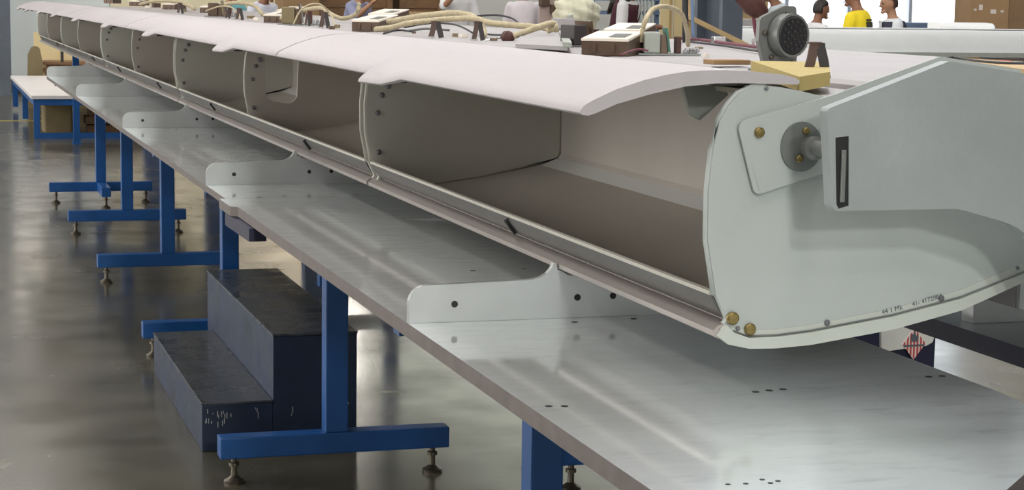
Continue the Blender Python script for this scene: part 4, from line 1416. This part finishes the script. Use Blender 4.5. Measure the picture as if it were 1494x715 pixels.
# low grey cabinet behind the vest person
q = W(1335, 33, 20)
tag(obj('grey_cabinet', box(NB(), q.x - .12, q.x + .32, 20, 20.5, 0, q.z, .01), M['rack']), 'low blue grey cabinet behind the bench, right of the vest', 'cabinet')
q = W(1104, 28, 18.2)
tag(obj('grey_cabinet', box(NB(), q.x - .22, q.x + .18, 18.2, 18.6, 0, q.z, .01), M['shell_top']), 'pale grey cabinet behind the bench, right of the column', 'cabinet')

# wooden crates along the back
def crate(u0, u1, vtop, Y, lab, horizontal=True):
    xa, xb = W(u0, 10, Y).x, W(u1, 10, Y).x
    t = thing('plank_crate', lab, 'crate', ((xa + xb) / 2, Y, 0), 0, 'plank crates along the back')
    wd = (xb - xa) / 2
    n = 11
    h = 2.0
    obj('inner_box', box(NB(), -wd + .02, wd - .02, .03, .9, 0, h - .01), M['carddark'], t, False, (0, 0, 0))
    for k in range(n):
        z = h * k / n
        o = obj('plank', box(NB(), -wd, wd, 0, .029, z, z + h / n - .012), M['wood'], t, False, (0, 0, 0))
    for x in (-wd, wd - .08):
        obj('corner_post', box(NB(), x, x + .08, -.03, -.0005, 0, h), M['wood'], t, False, (0, 0, 0))
    return t


crate(462, 572, 0, 26.5, 'brown plank crate at the back, left one of a pair')
crate(582, 646, 0, 26.7, 'brown plank crate at the back, right one of a pair')
tag(obj('carton_stack', box(NB(), W(412, 10, 26).x, W(466, 10, 26).x, 26, 26.6, 0, W(440, 2, 26).z + .25, .01), M['card']), 'tan carton standing left of the plank crates', 'carton')
# timber resting over the crates' front
tag(obj('long_timber', box(NB(), W(560, 20, 25.9).x, W(640, 20, 25.9).x, 25.85, 25.95, 0, W(600, 17, 25.9).z, .01), M['tanwood']), 'tan board leaning before the plank crates', 'board')
# cream film bundle and pink-brown sheet
b = NB()
bmesh.ops.create_icosphere(b, subdivisions=4, radius=1)
c0 = W(853, 18, 21)
for v in b.verts:
    n = v.co.copy()
    k = 1 + .10 * math.sin(7 * n.x + 3 * n.z) * math.cos(6 * n.y) + .06 * math.sin(13 * n.z + 5 * n.x) + .05 * math.sin(21 * n.x)
    v.co = Vector((n.x * .26 * k, n.y * .3 * k, n.z * .24 * k))
    v.co.z = max(v.co.z, -.2)
o = obj('film_bundle', b, M['film'], None, 'all', (c0.x, 21.3, c0.z - .02))
tag(o, 'crumpled cream film bundle on a low stand behind the bins', 'bundle')
tag(obj('bundle_stand', box(NB(), c0.x - .4, c0.x + .35, 21.0, 21.6, 0, c0.z - .22 - .001, .01), M['white']), 'white stand under the crumpled cream film bundle', 'stand')
t = thing('fixture_board', 'pinkish board carrying brown fittings beside the white shirt', 'board', (W(808, 15, 22.5).x, 22.5, 0))
obj('board', box(NB(), -.18, .17, 0, .03, 0, 1.75, .004), mat('pink_board', (.52, .40, .36), .6, var=.1), t, False, (0, 0, 0))
for u, v in ((796, 3), (822, 6), (812, 14)):
    q = W(u, v, 22.4)
    obj('fitting', box(NB(), q.x - t.location.x - .06, q.x - t.location.x + .06, -.09, -.0005, q.z - .05, q.z + .06, .01), M['brownbox'], t, False, (0, 0, 0))
# blue grey rack with pale bars
t = thing('storage_rack', 'blue grey storage rack with pale upright bars at the back', 'rack', (W(915, 10, 27).x, 27, 0), 0, None, True)
xa, xb = W(862, 10, 27).x, W(962, 10, 27).x
for x in (xa, (xa + xb) / 2 - .2, xb - .06):
    obj('upright', box(NB(), x, x + .06, 27, 27.06, 0, 2.4), M['rack'], t)
for z in (.5, 1.22, 1.42, 1.52, 1.9):
    obj('beam', box(NB(), xa, xb, 26.95, 26.999, z, z + .055), M['rack'], t)
for u in (921, 926, 931, 936, 941, 946, 952):
    x = W(u, 20, 26.9).x
    obj('bar', box(NB(), x - .012, x + .012, 26.90, 26.949, .4, 1.48), M['rackbar'], t)
# tan doors or panels by the column
for u0, u1, lab in ((964, 982, 'tan upright panel left of the column, left one'), (984, 1001, 'tan upright panel left of the column, right one')):
    xa, xb = W(u0, 10, 24).x, W(u1, 10, 24).x
    t = thing('door_leaf', lab, 'panel', (xa, 24, 0), 0, 'tan panels by the column')
    obj('sheet', box(NB(), 0, xb - xa, 0, .03, 0, 2.1, .003), M['cream'], t, False, (0, 0, 0))
    obj('edge_batten', box(NB(), (xb - xa) * .7, (xb - xa) * .82, -.03, -.0005, 0, 2.1), M['tanwood'], t, False, (0, 0, 0))
q = W(1098, 5, 21)
tag(obj('tan_board', box(NB(), q.x - .22, q.x + .2, 21, 21.05, 0, 1.95, .004), M['tanwood']), 'tan upright board behind the red brown boot, right of the column', 'board')
# wooden frame with a slanted brace, left of the column
Yw = 10.5
t = thing('timber_trestle', 'tan wooden frame with a slanting brace left of the column', 'frame', (W(1007, 30, Yw).x, Yw, 0), 0, None, True)
x = W(1007, 30, Yw).x
obj('post', box(NB(), x - .015, x + .015, Yw, Yw + .05, 0, 1.75, .003), M['tanwood'], t)
b = NB()
bar(b, W(1003, 24, Yw - .03), W(1090, 67, Yw - .03), .028, .03, (0, 1, 0.01))
obj('brace', b, M['tanwood'], t)
x2 = W(1090, 67, Yw).x
obj('rear_post', box(NB(), x2 - .015, x2 + .015, Yw, Yw + .05, 0, W(1090, 67, Yw).z, .003), M['tanwood'], t)
obj('sill', box(NB(), x - .05, x2 + .05, Yw + .051, Yw + .10, 0, .05, .003), M['tanwood'], t)

# ------------------------------------------------------------------ people
def remeshed(name, bm, vox, m, parent, smooth_it=6):
    me = bpy.data.meshes.new(name)
    bmesh.ops.recalc_face_normals(bm, faces=bm.faces[:])
    bm.to_mesh(me)
    bm.free()
    o = bpy.data.objects.new(name, me)
    COL.objects.link(o)
    r = o.modifiers.new('r', 'REMESH')
    r.mode = 'VOXEL'
    r.voxel_size = vox
    s = o.modifiers.new('s', 'SMOOTH')
    s.iterations = smooth_it
    s.factor = .5
    bpy.context.view_layer.update()
    m2 = bpy.data.meshes.new_from_object(o.evaluated_get(bpy.context.evaluated_depsgraph_get()))
    o.modifiers.clear()
    o.data = m2
    bpy.data.meshes.remove(me)
    m2.name = name
    m2.materials.clear()
    m2.materials.append(m)
    for p in m2.polygons:
        p.use_smooth = True
    o.parent = parent
    return o


def limb(bm, pts, rs, flat=1.0):
    """tapered capsule chain"""
    tube(bm, pts, rs, 12, True, flat)
    for p, r in zip(pts, rs):
        bmesh.ops.create_icosphere(bm, subdivisions=2, radius=r * .97, matrix=Matrix.Translation(p))


def torso(bm, M4, infl=0, secs=None):
    rings = []
    for z, a, d, oy in secs:
        rings.append([bm.verts.new(M4 @ Vector(((a + infl) * math.copysign(abs(math.cos(t)) ** .8, math.cos(t)), oy + (d + infl) * math.copysign(abs(math.sin(t)) ** .8, math.sin(t)), z))) for t in [2 * math.pi * k / 20 for k in range(20)]])
    for a, b_ in zip(rings, rings[1:]):
        for k in range(20):
            bm.faces.new((a[k], a[(k + 1) % 20], b_[(k + 1) % 20], b_[k]))
    bm.faces.new(rings[0][::-1])
    bm.faces.new(rings[-1])


def person(label, loc, face, height=1.70, lean=.15, shirt=None, trousers=None, skin='skin1', hair='hair', arms=('fwd', 'fwd'), head_yaw=0, head_pitch=.2, long_hair=False, sleeve=.45, vest=None, cap=None, print_back=False):
    k = height / 1.72
    t = thing('person', label, 'person', loc, face, 'people working across the hall')
    U = Matrix.Scale(k, 4)
    HIP = Vector((0, 0, .94))
    LM = U @ Matrix.Translation(HIP) @ Matrix.Rotation(lean, 4, 'X') @ Matrix.Translation(-HIP)   # faces -y; lean tips the chest forward
    b = NB()
    secs = [(.86, .15, .105, 0), (.94, .165, .115, 0), (1.04, .145, .10, 0), (1.14, .14, .098, 0), (1.26, .165, .108, 0), (1.36, .178, .105, 0), (1.42, .15, .085, .005), (1.455, .08, .065, .01), (1.475, .055, .055, .005)]
    torso(b, LM, 0, secs)
    neck = [LM @ Vector((0, .005, 1.44)), LM @ Vector((0, -.012, 1.56))]
    limb(b, neck, [.056 * k, .052 * k])
    hc = LM @ Vector((0, -.03, 1.625))
    HM = Matrix.Translation(hc) @ Matrix.Rotation(head_yaw, 4, 'Z') @ Matrix.Rotation(head_pitch, 4, 'X') @ U
    hb = NB()
    bmesh.ops.create_uvsphere(hb, u_segments=24, v_segments=18, radius=1)
    for v in hb.verts:
        x, y, z = v.co
        wz = 1 - .22 * max(0, -z) ** 1.5
        v.co = Vector((x * .077 * wz, y * .098 * (1 - .10 * max(0, -z)) - (.012 * max(0, -z)), z * .118))
    hv = []
    for f in hb.faces:
        pass
    vm = {v: b.verts.new(HM @ v.co) for v in hb.verts}
    for f in hb.faces:
        b.faces.new([vm[v] for v in f.verts])
    hb.free()
    # nose, brow, chin, ears
    limb(b, [HM @ Vector((0, -.090, .015)), HM @ Vector((0, -.116, -.022))], [.010 * k, .015 * k])
    limb(b, [HM @ Vector((-.035, -.080, .026)), HM @ Vector((.035, -.080, .026))], [.016 * k, .016 * k])
    limb(b, [HM @ Vector((-.018, -.088, -.090)), HM @ Vector((.018, -.088, -.090))], [.022 * k, .022 * k])
    for sx in (-1, 1):
        limb(b, [HM @ Vector((sx * .077, .005, .022)), HM @ Vector((sx * .076, .000, -.028))], [.015 * k, .011 * k], .6)
    sh = NB()
    torso(sh, LM, .012, [s for s in secs[:-1]])
    slv = []
    for sx, pose in ((-1, arms[0]), (1, arms[1])):
        S = LM @ Vector((sx * .175, .0, 1.385))
        if pose == 'fwd':
            E = LM @ Vector((sx * .235, -.07, 1.13))
            Wr = E + U.to_3x3() @ Vector((-sx * .06, -.235, .03))
        elif pose == 'up':
            E = LM @ Vector((sx * .27, -.20, 1.32))
            Wr = E + U.to_3x3() @ Vector((-sx * .10, -.16, .16))
        elif pose == 'reach':
            E = LM @ Vector((sx * .22, -.22, 1.22))
            Wr = E + U.to_3x3() @ Vector((-sx * .02, -.24, -.03))
        else:
            E = LM @ Vector((sx * .225, .02, 1.11))
            Wr = E + U.to_3x3() @ Vector((sx * .01, -.06, -.25))
        limb(b, [S, S.lerp(E, .5), E], [.052 * k, .047 * k, .040 * k])
        limb(b, [E, E.lerp(Wr, .35), Wr], [.040 * k, .041 * k, .027 * k])
        # hand: palm and five fingers
        d = (Wr - E).normalized()
        side = d.cross(Vector((0, 0, 1)))
        if side.length < .1:
            side = Vector((1, 0, 0))
        side.normalize()
        dn = d.cross(side).normalized()
        if dn.z > 0:
            dn = -dn
        limb(b, [Wr, Wr + d * .045 * k, Wr + d * .085 * k], [.026 * k, .034 * k, .034 * k], .55)
        for i, ln in enumerate((.062, .072, .068, .052)):
            o0 = Wr + d * .085 * k + side * (.027 - .018 * i) * k
            limb(b, [o0, o0 + d * ln * .5 * k + dn * .008 * k, o0 + d * ln * .85 * k + dn * .030 * k], [.0092 * k, .0085 * k, .0072 * k])
        o0 = Wr + d * .03 * k + side * .028 * k * (1 if sx < 0 else -1)
        sd = side * (1 if sx < 0 else -1)
        limb(b, [o0, o0 + sd * .025 * k + d * .025 * k, o0 + sd * .032 * k + d * .055 * k + dn * .012 * k], [.012 * k, .0105 * k, .0085 * k])
        limb(sh, [S, S.lerp(E, .5), S.lerp(E, .5 + sleeve)], [.068 * k, .066 * k, .064 * k])
        # legs
        Hp, Kn, An = U @ Vector((sx * .09, 0, .90)), U @ Vector((sx * .10, -.015, .50)), U @ Vector((sx * .105, .02, .085))
        limb(b, [Hp, Kn], [.085 * k, .055 * k])
        limb(b, [Kn, Kn.lerp(An, .35) + Vector((0, .012 * k, 0)), An], [.055 * k, .056 * k, .036 * k])
        limb(b, [U @ Vector((sx * .105, .03, .045)), U @ Vector((sx * .112, -.08, .040)), U @ Vector((sx * .115, -.14, .034))], [.040 * k, .038 * k, .032 * k])
    body = remeshed('body', b, .0115 * k, M[skin], t, 5)
    remeshed('shirt', sh, .016, shirt, t, 6)
    tr = NB()
    torso(tr, U, .014, [(.84, .15, .105, 0), (.94, .165, .115, 0), (1.00, .155, .108, 0)])
    for sx in (-1, 1):
        Hp, Kn, An = U @ Vector((sx * .09, 0, .90)), U @ Vector((sx * .10, -.015, .50)), U @ Vector((sx * .105, .02, .11))
        limb(tr, [Hp, Kn, An], [.104 * k, .074 * k, .060 * k])
    remeshed('trousers', tr, .018, trousers or M['jeans'], t, 5)
    # shoes
    for sx in (-1, 1):
        s = NB()
        limb(s, [U @ Vector((sx * .105, .04, .050)), U @ Vector((sx * .112, -.08, .046)), U @ Vector((sx * .116, -.155, .040))], [.049 * k, .046 * k, .039 * k])
        for v in s.verts:
            v.co.z = max(v.co.z, 0)
        remeshed('shoe', s, .014, M['black'], t, 3)
    # hair: a cap of the skull lifted off the head
    h = NB()
    bmesh.ops.create_uvsphere(h, u_segments=28, v_segments=20, radius=1)
    kill = []
    for v in h.verts:
        x, y, z = v.co
        keep = z > .12 + .55 * max(0, -y) ** 1.2 if y < 0.15 else z > -.55
        if not keep:
            kill.append(v)
        wv = 1 + .02 * math.sin(19 * x + 11 * y)
        v.co = Vector((x * .085 * wv, y * .106 * wv, z * .127 * wv))
    bmesh.ops.delete(h, geom=kill, context='VERTS')
    r = bmesh.ops.solidify(h, geom=h.faces[:], thickness=.006)
    if long_hair:
        limb(h, [Vector((0, .07, .02)), Vector((.0, .10, -.12)), Vector((.01, .12, -.26)), Vector((.02, .14, -.40))], [.075, .078, .065, .02], .7)
        for sx in (-1, 1):
            limb(h, [Vector((sx * .06, -.01, .03)), Vector((sx * .085, .0, -.10)), Vector((sx * .09, .0, -.30))], [.035, .035, .015])
    bmesh.ops.transform(h, matrix=HM, verts=h.verts[:])
    obj('hair', h, M[hair], t, 'all', (0, 0, 0))
    if cap is not None:
        c = NB()
        bmesh.ops.create_uvsphere(c, u_segments=24, v_segments=14, radius=1)
        bmesh.ops.delete(c, geom=[v for v in c.verts if v.co.z < .20], context='VERTS')
        for v in c.verts:
            v.co = Vector((v.co.x * .092, v.co.y * .114, v.co.z * .136))
        bmesh.ops.solidify(c, geom=c.faces[:], thickness=.005)
        ext(c, [(-.06, -.09), (-.05, -.165), (0, -.185), (.05, -.165), (.06, -.09)], .028, .036, 'z')
        bmesh.ops.transform(c, matrix=HM, verts=c.verts[:])
        obj('cap', c, cap, t, 'all', (0, 0, 0))
    # face: eyes and mouth
    for sx in (-1, 1):
        e = NB()
        bmesh.ops.create_uvsphere(e, u_segments=10, v_segments=8, radius=.0095, matrix=Matrix.Translation((sx * .031, -.0905, .008)))
        bmesh.ops.transform(e, matrix=HM, verts=e.verts[:])
        obj('eye', e, M['eye'], t, 'all', (0, 0, 0))
    e = NB()
    limb(e, [Vector((-.022, -.098, -.056)), Vector((0, -.106, -.055)), Vector((.022, -.098, -.056))], [.005, .008, .005], .7)
    bmesh.ops.transform(e, matrix=HM, verts=e.verts[:])
    obj('mouth', e, M['lipskin'], t, 'all', (0, 0, 0))
    if vest is not None:
        v = NB()
        torso(v, LM, .036, [s for s in secs[1:7]])
        o = remeshed('vest', v, .014, vest, t, 4)
        n = NB()
        ext(n, [(-.05, 1.435), (.05, 1.435), (0, 1.27)], -.148, -.136)
        bmesh.ops.transform(n, matrix=LM, verts=n.verts[:])
        obj('shirt_front', n, shirt, t, False, (0, 0, 0))
    if print_back:
        n = NB()
        for x0, x1, z0, z1 in ((-.06, .07, 1.335, 1.352), (-.07, -.03, 1.27, 1.325), (-.01, .03, 1.27, 1.325), (.05, .08, 1.26, 1.325), (-.05, .06, 1.235, 1.25)):
            box(n, x0, x1, .118, .1275, z0, z1)
        bmesh.ops.transform(n, matrix=LM, verts=n.verts[:])
        tag(obj('back_print', n, M['logo'], t, False, (0, 0, 0)), 'dark lettering print on the shirt back')
    return t


def spot(u, Y):
    p = W(u, 20, Y)
    return (p.x, p.y, 0)


white = cloth('white_tee', (.78, .78, .80))
pinkw = cloth('pinkish_white_tee', (.78, .72, .76))
person('person in a yellow tee and dark cap, bending over work beyond the bench', spot(1260, 17.0), -math.pi / 2 - .85, 1.62, .14, cloth('yellow_tee', (.85, .66, .02)), None, 'skin2', 'hair', ('fwd', 'fwd'), .15, .25, cap=M['logo'], print_back=True)
person('person in a navy vest over white shirt, facing left beyond the bench', spot(1307, 17.75), -math.pi / 2 - .15, 1.53, .08, cloth('white_shirt', (.75, .78, .80)), None, 'skin1', 'hairbrown', ('fwd', 'fwd'), .1, .15, vest=cloth('navy_vest', (.03, .035, .06)))
person('person in a white tee with dark hair, facing right beside the connector', spot(1186, 18.1), math.pi / 2 + .1, 1.46, .12, white, None, 'skin2', 'hair', ('down', 'fwd'), 0, .15)
person('person in a pale blue shirt leaning left behind the red brown boot', spot(1154, 19.5), -math.pi / 2 - .2, 1.70, .35, cloth('pale_blue_shirt', (.55, .62, .66)), None, 'skin2', 'hair', ('reach', 'fwd'), 0, .3)
person('person with long dark hair bending down over the bins, white collar', spot(902, 20), .9, 1.72, .25, cloth('white_collar_shirt', (.72, .72, .70)), None, 'skin2', 'hair', ('fwd', 'fwd'), .2, .45, long_hair=True, vest=cloth('dark_maroon_vest', (.07, .02, .03)))
person('person in a pinkish white tee seen from behind, dark hair', spot(764, 24), math.pi - .25, 1.66, .1, pinkw, None, 'skin2', 'hair', ('fwd', 'fwd'), 0, .2)
person('person in a white tee facing the camera before the plank crates', spot(667, 24.5), .1, 1.74, .08, white, None, 'skin1', 'hair', ('up', 'fwd'), 0, .3)
person('person in a grey blue shirt bending with a raised arm at the crates', spot(508, 24), .7, 1.66, .38, cloth('grey_blue_shirt', (.28, .30, .44)), None, 'skin1', 'hair', ('up', 'fwd'), 0, .3)
person('person in a white shirt stooping beside the tan carton', spot(372, 24.5), .5, 1.62, .40, cloth('cool_white_shirt', (.70, .72, .82)), None, 'skin2', 'hair', ('fwd', 'fwd'), .3, .4)
person('person in a teal shirt left of the stooping white shirt', spot(330, 25.5), .2, 1.60, .35, cloth('teal_shirt', (.20, .50, .55)), None, 'skin1', 'hair', ('fwd', 'fwd'), .3, .4)

for o in bpy.data.objects:
    if '_w' in o.keys():
        del o['_w']
